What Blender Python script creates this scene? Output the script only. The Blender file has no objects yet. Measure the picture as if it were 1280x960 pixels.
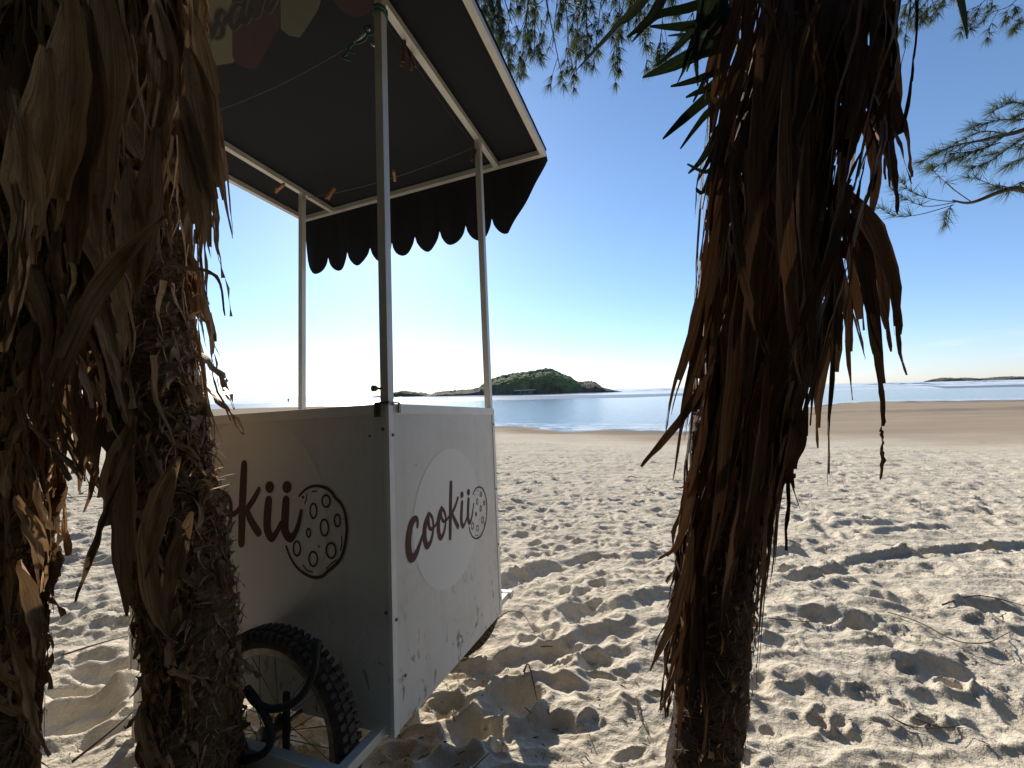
import bpy, bmesh, math, random
import numpy as np
from mathutils import Vector, Matrix, noise
R_ = math.radians
random.seed(7)
rnd = random.random
def uni(a, b): return a + (b - a) * rnd()
C = bpy.context.scene.collection
scene = bpy.context.scene

# ------------------------------------------------------------------ camera, world, sun, exposure
FPX = 526.8                                   # focal length in photo pixels (photo 1280 wide)
EYE = Vector((0, 0, 1.0))
M = Matrix(((0.99968765, 0.02499219, 0.0), (0.00045048, -0.0180191, 0.99983754), (-0.02498813, 0.99952524, 0.01802473)))
cam = bpy.data.cameras.new('camera'); co = bpy.data.objects.new('camera', cam); C.objects.link(co)
cam.sensor_width = 36; cam.sensor_fit = 'HORIZONTAL'; cam.lens = 36 * FPX / 1280
cam.clip_start = 0.02; cam.clip_end = 40000
mw = Matrix(((M[0][0], M[0][1], -M[0][2], EYE.x), (M[1][0], M[1][1], -M[1][2], EYE.y), (M[2][0], M[2][1], -M[2][2], EYE.z), (0, 0, 0, 1)))
co.matrix_world = mw
scene.camera = co
scene.render.resolution_x = 1024; scene.render.resolution_y = 768
SUN_AZ, SUN_EL = R_(-16.5), R_(26)            # azimuth from +Y towards +X
w = bpy.data.worlds.new('World'); scene.world = w; w.use_nodes = True
wn = w.node_tree.nodes; wl = w.node_tree.links
bg = wn['Background']; sky = wn.new('ShaderNodeTexSky'); sky.sky_type = 'NISHITA'; sky.sun_disc = False
sky.sun_elevation = SUN_EL; sky.sun_rotation = SUN_AZ; sky.air_density = 1.0; sky.dust_density = 0.15; sky.ozone_density = 2.0
bg.inputs['Strength'].default_value = 0.105
tcw = wn.new('ShaderNodeTexCoord'); sepw = wn.new('ShaderNodeSeparateXYZ'); wl.new(tcw.outputs['Generated'], sepw.inputs[0])
rw_ = wn.new('ShaderNodeValToRGB'); rw_.color_ramp.elements[0].position = 0.0; rw_.color_ramp.elements[0].color = (0.80, 0.90, 1.30, 1)
rw_.color_ramp.elements[1].position = 0.30; rw_.color_ramp.elements[1].color = (0.88, 1.0, 1.13, 1); wl.new(sepw.outputs['Z'], rw_.inputs[0])
mxw = wn.new('ShaderNodeMix'); mxw.data_type = 'RGBA'; mxw.blend_type = 'MULTIPLY'; mxw.inputs[0].default_value = 1
wl.new(sky.outputs[0], mxw.inputs[6]); wl.new(rw_.outputs[0], mxw.inputs[7])
# faint low clouds just above the horizon
mpw = wn.new('ShaderNodeMapping'); mpw.inputs['Scale'].default_value = (3.2, 3.2, 22); wl.new(tcw.outputs['Generated'], mpw.inputs[0])
nw = wn.new('ShaderNodeTexNoise'); nw.inputs['Scale'].default_value = 2.6; nw.inputs['Detail'].default_value = 7; wl.new(mpw.outputs[0], nw.inputs['Vector'])
cr_ = wn.new('ShaderNodeValToRGB'); cr_.color_ramp.elements[0].position = 0.56; cr_.color_ramp.elements[0].color = (0, 0, 0, 1); cr_.color_ramp.elements[1].position = 0.72; cr_.color_ramp.elements[1].color = (1, 1, 1, 1); wl.new(nw.outputs['Fac'], cr_.inputs[0])
ch_ = wn.new('ShaderNodeValToRGB'); e_ = ch_.color_ramp.elements; e_[0].position = 0.005; e_[0].color = (0, 0, 0, 1); e_[1].position = 0.035; e_[1].color = (0.16, 0.16, 0.16, 1); q_ = e_.new(0.10); q_.color = (0, 0, 0, 1); wl.new(sepw.outputs['Z'], ch_.inputs[0])
mm_ = wn.new('ShaderNodeMath'); mm_.operation = 'MULTIPLY'; wl.new(cr_.outputs[0], mm_.inputs[0]); wl.new(ch_.outputs[0], mm_.inputs[1])
mc_ = wn.new('ShaderNodeMix'); mc_.data_type = 'RGBA'; wl.new(mm_.outputs[0], mc_.inputs[0]); wl.new(mxw.outputs[2], mc_.inputs[6]); mc_.inputs[7].default_value = (9, 9, 9.4, 1)
wl.new(mc_.outputs[2], bg.inputs['Color'])
sl = bpy.data.lights.new('sun', 'SUN'); so = bpy.data.objects.new('sun', sl); C.objects.link(so)
sl.energy = 4.8; sl.angle = R_(0.5); sl.color = (1, 0.93, 0.815)
sdir = Vector((math.sin(SUN_AZ) * math.cos(SUN_EL), math.cos(SUN_AZ) * math.cos(SUN_EL), math.sin(SUN_EL)))
so.rotation_euler = sdir.to_track_quat('Z', 'Y').to_euler()
scene.view_settings.view_transform = 'Standard'; scene.view_settings.look = 'None'
scene.view_settings.exposure = 0.47; scene.view_settings.gamma = 1
scene.render.engine = 'CYCLES'
scene.cycles.max_bounces = 6; scene.cycles.transparent_max_bounces = 12

# ------------------------------------------------------------------ helpers
def ray(x, y):
    return M @ Vector(((x - 640) / FPX, (480 - y) / FPX, 1))
def at(x, y, d):                              # point of the place seen at photo pixel x,y at world distance Y=d
    r = ray(x, y); return EYE + r * (d / r.y)
def on_z(x, y, z):
    r = ray(x, y); return EYE + r * ((z - EYE.z) / r.z)
def tag(o, label=None, cat=None, group=None, kind=None):
    if label: o['label'] = label
    if cat: o['category'] = cat
    if group: o['group'] = group
    if kind: o['kind'] = kind
    return o
def empty(name, loc, rot=None):
    o = bpy.data.objects.new(name, None); C.objects.link(o); o.location = loc; o.empty_display_size = 0.1
    if rot: o.rotation_euler = rot
    return o
def meshobj(name, verts, faces, mat=None, parent=None, uvs=None, smooth=False):
    me = bpy.data.meshes.new(name); me.from_pydata([tuple(v) for v in verts], [], faces); me.update()
    if uvs is not None:
        ul = me.uv_layers.new(name='UVMap')
        li = np.zeros(len(me.loops), dtype=np.int32); me.loops.foreach_get('vertex_index', li)
        ul.data.foreach_set('uv', np.asarray(uvs, dtype=np.float32)[li].ravel())
    if smooth: me.polygons.foreach_set('use_smooth', [True] * len(me.polygons))
    if mat: me.materials.append(mat)
    o = bpy.data.objects.new(name, me); C.objects.link(o)
    if parent: o.parent = parent
    return o
class MB:
    def __init__(s, off=(0, 0, 0)): s.v = []; s.f = []; s.uv = []; s.off = Vector(off)
    def add(s, vs, fs, uvs=None):
        b = len(s.v); s.v += [Vector(v) + s.off for v in vs]; s.f += [tuple(i + b for i in f) for f in fs]
        s.uv += uvs if uvs else [(0, 0)] * len(vs)
    def box(s, lo, hi, bev=0.0):
        x0, y0, z0 = lo; x1, y1, z1 = hi
        if bev <= 0:
            s.add([(x0,y0,z0),(x1,y0,z0),(x1,y1,z0),(x0,y1,z0),(x0,y0,z1),(x1,y0,z1),(x1,y1,z1),(x0,y1,z1)],
                  [(0,3,2,1),(4,5,6,7),(0,1,5,4),(1,2,6,5),(2,3,7,6),(3,0,4,7)]); return
        bm = bmesh.new(); bmesh.ops.create_cube(bm, size=1)
        for v in bm.verts: v.co = Vector(((x0+x1)/2 + v.co.x*(x1-x0), (y0+y1)/2 + v.co.y*(y1-y0), (z0+z1)/2 + v.co.z*(z1-z0)))
        bmesh.ops.bevel(bm, geom=bm.edges[:], offset=bev, segments=2, affect='EDGES', profile=0.6)
        bm.verts.index_update()
        s.add([v.co.copy() for v in bm.verts], [tuple(v.index for v in f.verts) for f in bm.faces]); bm.free()
    def tube(s, pts, r, n=8, cap=True):
        pts = [Vector(p) for p in pts]; rs = r if isinstance(r, (list, tuple)) else [r] * len(pts)
        vs = []; fs = []; up = None
        for i, p in enumerate(pts):
            t = (pts[min(i+1, len(pts)-1)] - pts[max(i-1, 0)])
            t = t.normalized() if t.length > 1e-9 else Vector((0, 0, 1))
            if up is None: up = t.orthogonal().normalized()
            up = (up - t * up.dot(t)); up = up.normalized() if up.length > 1e-6 else t.orthogonal().normalized()
            sd = t.cross(up)
            for k in range(n):
                a = 2 * math.pi * k / n; vs.append(p + (up * math.cos(a) + sd * math.sin(a)) * rs[i])
        for i in range(len(pts) - 1):
            for k in range(n):
                a = i * n + k; b = i * n + (k + 1) % n; fs.append((a, b, b + n, a + n))
        if cap: fs.append(tuple(range(n))[::-1]); fs.append(tuple((len(pts)-1) * n + k for k in range(n)))
        uv = [(k / n, i / max(1, len(pts)-1)) for i in range(len(pts)) for k in range(n)]
        s.add(vs, fs, uv)
    def sweep_rect(s, a, b, wx, wy, ax, ay, bev=0):     # straight bar between a and b
        a = Vector(a); b = Vector(b); ax = Vector(ax) * wx / 2; ay = Vector(ay) * wy / 2
        vs = [p + i * ax + j * ay for p in (a, b) for i, j in ((-1,-1),(1,-1),(1,1),(-1,1))]
        s.add(vs, [(0,1,2,3)[::-1],(4,5,6,7),(0,1,5,4),(1,2,6,5),(2,3,7,6),(3,0,4,7)])
    def build(s, name, mat, parent=None, smooth=False):
        return meshobj(name, s.v, s.f, mat, parent, s.uv, smooth)
def catmull(P, sub=6):
    P = [Vector(p) for p in P]; out = []
    n = len(P)
    for i in range(n - 1):
        p0 = P[max(i-1, 0)]; p1 = P[i]; p2 = P[i+1]; p3 = P[min(i+2, n-1)]
        for k in range(sub):
            t = k / sub
            out.append(0.5 * ((2*p1) + (-p0+p2)*t + (2*p0-5*p1+4*p2-p3)*t*t + (-p0+3*p1-3*p2+p3)*t**3))
    out.append(P[-1].copy()); return out
def lerp(a, b, t): return a + (b - a) * t
def sstep(a, b, x):
    t = np.clip((x - a) / (b - a), 0, 1); return t * t * (3 - 2 * t)

# ------------------------------------------------------------------ materials
def new_mat(name):
    m = bpy.data.materials.new(name); m.use_nodes = True; nt = m.node_tree
    return m, nt, nt.nodes, nt.links, nt.nodes['Principled BSDF']
def ramp(N, L, fac, stops):
    r = N.new('ShaderNodeValToRGB'); e = r.color_ramp.elements
    while len(e) < len(stops): e.new(0.5)
    for i, (p, c) in enumerate(stops):
        e[i].position = p; e[i].color = (*c, 1) if len(c) == 3 else c
    L.new(fac, r.inputs[0]); return r.outputs[0]
def noise_n(N, L, vec, scale, detail=4, rough=0.6, dist=0.0):
    n = N.new('ShaderNodeTexNoise'); n.inputs['Scale'].default_value = scale; n.inputs['Detail'].default_value = detail
    n.inputs['Roughness'].default_value = rough; n.inputs['Distortion'].default_value = dist
    if vec is not None: L.new(vec, n.inputs['Vector'])
    return n.outputs['Fac']
def mapping(N, L, src, sc=(1, 1, 1), loc=(0, 0, 0), rot=(0, 0, 0)):
    m = N.new('ShaderNodeMapping'); m.inputs['Scale'].default_value = sc; m.inputs['Location'].default_value = loc; m.inputs['Rotation'].default_value = rot
    L.new(src, m.inputs['Vector']); return m.outputs[0]
def texco(N, which='Object'): return N.new('ShaderNodeTexCoord').outputs[which]
def math_n(N, L, op, a, b=None, clamp=False):
    m = N.new('ShaderNodeMath'); m.operation = op; m.use_clamp = clamp
    for i, v in enumerate((a, b)):
        if v is None: continue
        if isinstance(v, (int, float)): m.inputs[i].default_value = v
        else: L.new(v, m.inputs[i])
    return m.outputs[0]
def mixc(N, L, fac, a, b, mode='MIX'):
    m = N.new('ShaderNodeMix'); m.data_type = 'RGBA'; m.blend_type = mode
    for s, v in ((m.inputs['Factor'], fac), (m.inputs['A'], a), (m.inputs['B'], b)):
        pass
    def setin(i, v):
        if isinstance(v, (int, float)): m.inputs[i].default_value = v
        elif isinstance(v, tuple): m.inputs[i].default_value = (*v, 1)
        else: L.new(v, m.inputs[i])
    setin(0, fac); setin(6, a); setin(7, b)
    return m.outputs[2]
def bump_n(N, L, h, strength=0.3, dist=0.01, prev=None):
    b = N.new('ShaderNodeBump'); b.inputs['Strength'].default_value = strength; b.inputs['Distance'].default_value = dist
    L.new(h, b.inputs['Height'])
    if prev is not None: L.new(prev, b.inputs['Normal'])
    return b.outputs[0]
def simple(name, col, rough=0.6, metal=0.0, var=0.15, scale=20, bump=0.0):
    m, nt, N, L, P = new_mat(name)
    f = noise_n(N, L, texco(N), scale, 5)
    c = ramp(N, L, f, [(0.3, tuple(x * (1 - var) for x in col)), (0.7, tuple(min(1, x * (1 + var)) for x in col))])
    L.new(c, P.inputs['Base Color']); P.inputs['Roughness'].default_value = rough; P.inputs['Metallic'].default_value = metal
    if bump: L.new(bump_n(N, L, noise_n(N, L, texco(N), scale * 4, 6), bump, 0.004), P.inputs['Normal'])
    return m

def sand_material():
    m, nt, N, L, P = new_mat('sand')
    co_ = texco(N, 'Object')
    damp = N.new('ShaderNodeAttribute'); damp.attribute_name = 'damp'; dm = damp.outputs['Fac']
    wet = N.new('ShaderNodeAttribute'); wet.attribute_name = 'wet'; wt = wet.outputs['Fac']
    n1 = noise_n(N, L, co_, 1.3, 6); n2 = noise_n(N, L, co_, 900, 3, 0.7); n3 = noise_n(N, L, co_, 14, 6, 0.65)
    dry = ramp(N, L, n1, [(0.3, (0.58, 0.50, 0.385)), (0.7, (0.69, 0.61, 0.48))])
    dry = mixc(N, L, 0.5, dry, ramp(N, L, n3, [(0.35, (0.52, 0.445, 0.34)), (0.6, (0.70, 0.62, 0.49))]))
    grain = ramp(N, L, n2, [(0.38, (0.55, 0.52, 0.5)), (0.5, (1, 1, 1)), (0.72, (1.25, 1.22, 1.15))])
    dry = mixc(N, L, 0.7, dry, grain, 'MULTIPLY')
    bits = ramp(N, L, noise_n(N, L, co_, 120, 5, 0.7), [(0.27, (0.45, 0.38, 0.30)), (0.33, (1, 1, 1))])
    dry = mixc(N, L, 0.6, dry, bits, 'MULTIPLY')
    dampc = ramp(N, L, noise_n(N, L, mapping(N, L, co_, (0.2, 1, 1)), 0.5, 5), [(0.3, (0.32, 0.25, 0.175)), (0.7, (0.41, 0.325, 0.235))])
    col = mixc(N, L, dm, dry, dampc)
    wetc = ramp(N, L, noise_n(N, L, mapping(N, L, co_, (0.08, 0.5, 1)), 0.6, 4), [(0.35, (0.10, 0.078, 0.055)), (0.65, (0.16, 0.12, 0.085))])
    col = mixc(N, L, wt, col, wetc)
    back_dark = N.new('ShaderNodeAttribute'); back_dark.attribute_name = 'litter'  # dark brown painted on the unseen ground behind the camera, for less bounce
    col = mixc(N, L, back_dark.outputs['Fac'], col, ramp(N, L, n3, [(0.35, (0.045, 0.03, 0.018)), (0.65, (0.14, 0.095, 0.055))]))
    L.new(col, P.inputs['Base Color'])
    rg = math_n(N, L, 'MULTIPLY_ADD', math_n(N, L, 'POWER', wt, 4.0), -0.62); rg.node.inputs[2].default_value = 0.95
    L.new(rg, P.inputs['Roughness'])
    sp_ = math_n(N, L, 'MULTIPLY', math_n(N, L, 'POWER', wt, 4.0), 0.5); L.new(sp_, P.inputs['Specular IOR Level'])
    hs = noise_n(N, L, co_, 260, 6, 0.75); hm = noise_n(N, L, co_, 38, 5, 0.6)
    inv = math_n(N, L, 'SUBTRACT', 1.0, math_n(N, L, 'MULTIPLY', dm, 0.75))
    inv2 = math_n(N, L, 'MULTIPLY', inv, math_n(N, L, 'SUBTRACT', 1.0, wt))
    b1 = bump_n(N, L, math_n(N, L, 'MULTIPLY', hm, inv2), 0.8, 0.02)
    b2 = bump_n(N, L, math_n(N, L, 'MULTIPLY', hs, inv2), 0.6, 0.0035, b1)
    L.new(b2, P.inputs['Normal'])
    return m
def leaf_material(name, cols, rough=0.65, trans=0.12, streak=9):
    m, nt, N, L, P = new_mat(name)
    uv = texco(N, 'UV'); oi = N.new('ShaderNodeObjectInfo')
    add = N.new('ShaderNodeVectorMath'); add.operation = 'ADD'
    sc = N.new('ShaderNodeVectorMath'); sc.operation = 'SCALE'; L.new(oi.outputs['Random'], sc.inputs['Scale']); sc.inputs[0].default_value = (37, 91, 13)
    L.new(uv, add.inputs[0]); L.new(sc.outputs[0], add.inputs[1]); v = add.outputs[0]
    fine = noise_n(N, L, mapping(N, L, v, (streak, 0.9, 1)), 3.0, 7, 0.7)
    blot = noise_n(N, L, mapping(N, L, v, (1.2, 2.0, 1)), 2.2, 5, 0.6)
    spots = noise_n(N, L, mapping(N, L, v, (3, 14, 1)), 4.0, 4, 0.6)
    c = ramp(N, L, fine, [(0.25, cols[0]), (0.5, cols[1]), (0.75, cols[2])])
    c2 = ramp(N, L, blot, [(0.3, (0.5, 0.45, 0.42)), (0.55, (1, 1, 1)), (0.75, (1.35, 1.25, 1.1))])
    c = mixc(N, L, 0.85, c, c2, 'MULTIPLY')
    c = mixc(N, L, 0.6, c, ramp(N, L, spots, [(0.3, (0.4, 0.34, 0.3)), (0.42, (1, 1, 1))]), 'MULTIPLY')
    rr = ramp(N, L, oi.outputs['Random'], [(0.0, (0.5, 0.46, 0.43)), (0.5, (0.95, 0.90, 0.85)), (0.85, (1.3, 1.22, 1.1)), (1.0, (1.55, 1.45, 1.3))])
    c = mixc(N, L, 0.9, c, rr, 'MULTIPLY')
    L.new(c, P.inputs['Base Color']); P.inputs['Roughness'].default_value = rough; P.inputs['Specular IOR Level'].default_value = 0.25
    L.new(bump_n(N, L, fine, 0.9, 0.007), P.inputs['Normal'])
    tr = N.new('ShaderNodeBsdfTranslucent'); L.new(c, tr.inputs['Color'])
    mx = N.new('ShaderNodeMixShader'); mx.inputs[0].default_value = trans
    L.new(P.outputs[0], mx.inputs[1]); L.new(tr.outputs[0], mx.inputs[2])
    L.new(mx.outputs[0], N['Material Output'].inputs['Surface'])
    return m
def bark_material(name, a, b, ring=True):
    m, nt, N, L, P = new_mat(name)
    co_ = texco(N, 'Object')
    f1 = noise_n(N, L, mapping(N, L, co_, (30, 30, 9)), 2.5, 8, 0.7, 0.6)
    f2 = noise_n(N, L, mapping(N, L, co_, (12, 12, 70)), 1.6, 5, 0.6, 0.4)
    c = ramp(N, L, f1, [(0.3, a), (0.7, b)])
    c = mixc(N, L, 0.6, c, ramp(N, L, f2, [(0.35, (0.45, 0.42, 0.4)), (0.6, (1.1, 1.05, 1))]), 'MULTIPLY')
    L.new(c, P.inputs['Base Color']); P.inputs['Roughness'].default_value = 0.9
    h = math_n(N, L, 'ADD', f1, f2)
    L.new(bump_n(N, L, h, 0.9, 0.015), P.inputs['Normal'])
    return m
def water_material():
    m, nt, N, L, P = new_mat('sea_water')
    co_ = texco(N, 'Object')
    P.inputs['Base Color'].default_value = (0.10, 0.13, 0.14, 1); P.inputs['Roughness'].default_value = 0.12; P.inputs['IOR'].default_value = 1.33
    h1 = noise_n(N, L, mapping(N, L, co_, (0.5, 1.3, 1)), 1.6, 5, 0.6, 0.5)
    h2 = noise_n(N, L, mapping(N, L, co_, (0.05, 0.25, 1)), 1.0, 4, 0.6)
    far = N.new('ShaderNodeSeparateXYZ'); L.new(co_, far.inputs[0])
    fm = ramp(N, L, math_n(N, L, 'MULTIPLY', far.outputs['Y'], 0.004), [(0.42, (0, 0, 0)), (0.62, (1, 1, 1))])
    h = math_n(N, L, 'ADD', math_n(N, L, 'MULTIPLY', h1, 0.035), math_n(N, L, 'MULTIPLY', h2, math_n(N, L, 'MULTIPLY', fm, 0.6)))
    L.new(bump_n(N, L, h, 1.0, 1.0), P.inputs['Normal'])
    f = noise_n(N, L, mapping(N, L, co_, (0.012, 0.075, 1)), 1.0, 7, 0.62, 0.3)
    fo = ramp(N, L, f, [(0.49, (0, 0, 0)), (0.57, (1, 1, 1))])
    fo = math_n(N, L, 'MULTIPLY', fo, fm)
    # lacy foam where the pool laps the sand
    sh = N.new('ShaderNodeAttribute'); sh.attribute_name = 'shore'
    lace = ramp(N, L, noise_n(N, L, mapping(N, L, co_, (0.35, 1.2, 1)), 1.4, 7, 0.65, 0.6), [(0.47, (0, 0, 0)), (0.56, (1, 1, 1))])
    fo = math_n(N, L, 'ADD', fo, math_n(N, L, 'MULTIPLY', lace, sh.outputs['Fac']), True)
    d = N.new('ShaderNodeBsdfDiffuse'); d.inputs['Color'].default_value = (0.8, 0.82, 0.82, 1)
    mx = N.new('ShaderNodeMixShader'); L.new(fo, mx.inputs[0]); L.new(P.outputs[0], mx.inputs[1]); L.new(d.outputs[0], mx.inputs[2])
    L.new(mx.outputs[0], N['Material Output'].inputs['Surface'])
    return m
def panel_material():
    m, nt, N, L, P = new_mat('white_laminate')
    co_ = texco(N)
    base = ramp(N, L, noise_n(N, L, co_, 3.0, 5), [(0.3, (0.66, 0.635, 0.585)), (0.7, (0.74, 0.715, 0.665))])
    streak = ramp(N, L, noise_n(N, L, mapping(N, L, co_, (18, 18, 1.2)), 2.0, 5, 0.6), [(0.35, (0.90, 0.88, 0.85)), (0.65, (1, 1, 1))])
    c = mixc(N, L, 0.6, base, streak, 'MULTIPLY')
    sep = N.new('ShaderNodeSeparateXYZ'); L.new(co_, sep.inputs[0])
    low = ramp(N, L, sep.outputs['Z'], [(0.26, (1, 1, 1)), (0.52, (0, 0, 0))])
    sc = noise_n(N, L, mapping(N, L, co_, (26, 26, 15), rot=(0.5, 0.6, 0)), 1.0, 6, 0.6, 0.8)
    scm = math_n(N, L, 'MULTIPLY', ramp(N, L, sc, [(0.59, (0, 0, 0)), (0.65, (1, 1, 1))]), low)
    c = mixc(N, L, math_n(N, L, 'MULTIPLY', scm, 0.85), c, (0.10, 0.08, 0.06))
    grime = math_n(N, L, 'MULTIPLY', ramp(N, L, noise_n(N, L, co_, 6.0, 6, 0.65), [(0.45, (0, 0, 0)), (0.7, (1, 1, 1))]), low)
    c = mixc(N, L, math_n(N, L, 'MULTIPLY', grime, 0.35), c, (0.42, 0.36, 0.28))
    smudge = ramp(N, L, noise_n(N, L, mapping(N, L, co_, (1.5, 1.5, 4), rot=(0.3, 0.2, 0)), 2.2, 7, 0.7, 1.2), [(0.5, (0, 0, 0)), (0.72, (1, 1, 1))])
    c = mixc(N, L, math_n(N, L, 'MULTIPLY', smudge, 0.30), c, (0.46, 0.41, 0.34))
    fleck = ramp(N, L, noise_n(N, L, mapping(N, L, co_, (60, 60, 60)), 1.0, 3, 0.6), [(0.70, (0, 0, 0)), (0.74, (1, 1, 1))])
    c = mixc(N, L, math_n(N, L, 'MULTIPLY', fleck, 0.35), c, (0.30, 0.25, 0.19))
    L.new(c, P.inputs['Base Color']); P.inputs['Roughness'].default_value = 0.42
    L.new(bump_n(N, L, noise_n(N, L, co_, 9, 3), 0.08, 0.01), P.inputs['Normal'])
    return m
MAT = {}
MAT['sand'] = sand_material(); MAT['water'] = water_material(); MAT['panel'] = panel_material()
MAT['print'] = simple('brown_print', (0.085, 0.026, 0.017), 0.75, var=0.1)
MAT['disc'] = simple('pale_print', (0.745, 0.722, 0.672), 0.42, var=0.04, scale=4)
MAT['alu'] = simple('painted_aluminium', (0.62, 0.59, 0.52), 0.38, 0.15, 0.12, 8)
MAT['white'] = simple('white_painted_metal', (0.78, 0.76, 0.72), 0.4, 0.0, 0.06, 12)
MAT['cloth'] = simple('dark_canvas', (0.027, 0.028, 0.031), 0.9, 0, 0.15, 300, 0.3)
MAT['cloth'].node_tree.nodes['Principled BSDF'].inputs['Specular IOR Level'].default_value = 0.08
MAT['black'] = simple('black_rubber', (0.018, 0.017, 0.016), 0.75, 0, 0.3, 60, 0.3)
MAT['tyre'] = simple('dusty_tyre', (0.085, 0.068, 0.052), 0.9, 0, 0.5, 45, 0.5)
MAT['rim'] = simple('steel_rim', (0.32, 0.28, 0.22), 0.45, 0.6, 0.3, 60)
MAT['bolt'] = simple('bolt_steel', (0.16, 0.14, 0.12), 0.4, 0.8, 0.2, 50)
MAT['cream'] = simple('cream_print', (0.095, 0.082, 0.05), 0.8, var=0.08)
MAT['olive'] = simple('olive_print', (0.06, 0.057, 0.033), 0.8, var=0.08)
MAT['maroon'] = simple('maroon_print', (0.022, 0.005, 0.0045), 0.8, var=0.1)
MAT['wood'] = simple('peg_wood', (0.35, 0.17, 0.07), 0.7, 0, 0.25, 60)
MAT['wood_dark'] = simple('peg_wood_dark', (0.12, 0.05, 0.03), 0.7, 0, 0.25, 60)
MAT['cord'] = simple('cord', (0.10, 0.10, 0.09), 0.8)
MAT['green_cord'] = simple('green_cord', (0.01, 0.09, 0.06), 0.7)
MAT['steel'] = simple('bright_steel', (0.7, 0.7, 0.68), 0.25, 1.0, 0.05)
MAT['twig'] = simple('dry_twig', (0.10, 0.065, 0.04), 0.85, 0, 0.3, 30)
MAT['trunk_r'] = bark_material('yucca_bark', (0.035, 0.019, 0.012), (0.10, 0.06, 0.037))
MAT['trunk_l'] = bark_material('fibrous_bark', (0.055, 0.032, 0.018), (0.34, 0.215, 0.12))
MAT['leaf_r'] = leaf_material('dead_leaf_red', ((0.045, 0.020, 0.009), (0.145, 0.074, 0.036), (0.37, 0.23, 0.13)), trans=0.06)
MAT['leaf_l'] = leaf_material('dead_leaf_tan', ((0.20, 0.115, 0.055), (0.52, 0.335, 0.18), (0.78, 0.585, 0.36)), trans=0.12, streak=7)
MAT['leaf_g'] = leaf_material('green_leaf', ((0.014, 0.022, 0.010), (0.028, 0.045, 0.020), (0.06, 0.085, 0.045)), 0.3, 0.10, 6)
MAT['fibre'] = simple('palm_fibre', (0.36, 0.215, 0.11), 0.9, 0, 0.55, 40)
MAT['needle'] = leaf_material('casuarina_needle', ((0.05, 0.075, 0.035), (0.085, 0.125, 0.055), (0.15, 0.18, 0.09)), 0.5, 0.45, 3)
MAT['sprig'] = simple('green_sprig', (0.05, 0.13, 0.02), 0.5, 0, 0.3, 30)
MAT['skin'] = simple('skin', (0.25, 0.14, 0.09), 0.6)
MAT['bldg'] = simple('pale_wall', (0.16, 0.15, 0.13), 0.8)
MAT['roof'] = simple('grey_roof', (0.35, 0.35, 0.34), 0.6)
MAT['seafoam'] = simple('sea_foam', (0.8, 0.82, 0.82), 0.7, var=0.05, scale=0.3)
def rock_material():
    m, nt, N, L, P = new_mat('island_ground')
    co_ = texco(N); a = N.new('ShaderNodeAttribute'); a.attribute_name = 'grass'
    rock = ramp(N, L, noise_n(N, L, co_, 0.25, 8, 0.7), [(0.3, (0.035, 0.028, 0.02)), (0.55, (0.10, 0.082, 0.06)), (0.75, (0.22, 0.19, 0.15))])
    gr = ramp(N, L, noise_n(N, L, co_, 0.12, 7, 0.65), [(0.3, (0.06, 0.075, 0.018)), (0.6, (0.17, 0.19, 0.045)), (0.8, (0.26, 0.25, 0.09))])
    L.new(mixc(N, L, a.outputs['Fac'], rock, gr), P.inputs['Base Color']); P.inputs['Roughness'].default_value = 0.95
    L.new(bump_n(N, L, noise_n(N, L, co_, 0.8, 8, 0.7), 1.0, 0.8), P.inputs['Normal'])
    return m
MAT['rock'] = rock_material()
# (sections follow)

# ------------------------------------------------------------------ sand
rs = np.random.RandomState(11)
PERM = rs.permutation(4096); GR = rs.uniform(0, 2 * np.pi, 4096)
def perlin(x, y):
    xi = np.floor(x).astype(np.int64); yi = np.floor(y).astype(np.int64); xf = x - xi; yf = y - yi
    u = xf**3 * (xf * (xf * 6 - 15) + 10); v = yf**3 * (yf * (yf * 6 - 15) + 10)
    def g(ix, iy, dx, dy):
        a = GR[(PERM[(ix & 4095)] + iy) & 4095]; a = a + (ix * 7 + iy * 13) % 17
        return np.cos(a) * dx + np.sin(a) * dy
    n0 = g(xi, yi, xf, yf); n1 = g(xi + 1, yi, xf - 1, yf); n2 = g(xi, yi + 1, xf, yf - 1); n3 = g(xi + 1, yi + 1, xf - 1, yf - 1)
    return (n0 + (n1 - n0) * u) * (1 - v) + (n2 + (n3 - n2) * u) * v
def fbm(x, y, o=4, g=0.5):
    s = 0; a = 1
    for i in range(o): s = s + a * perlin(x * 2**i + 17.3 * i, y * 2**i - 9.1 * i); a *= g
    return s
WATER_Z = -1.10
PXK = np.array([-900, 440, 500, 560, 620, 700, 780, 850, 900, 1000, 1080, 1180, 1280, 1500, 2200.0])
NEAR = np.array([88, 88, 80, 45, 23.5, 21.5, 20.5, 19.0, 21.5, 37, 46, 44, 42, 42, 42.0])
FAR = np.array([88, 88, 97, 103, 108, 104, 100, 104, 128, 400, 400, 115, 113, 113, 113.0])
OUT = np.array([145, 165, 172, 182, 195, 170, 150, 148, 131, 399, 399, 155, 160, 160, 160.0])
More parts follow.
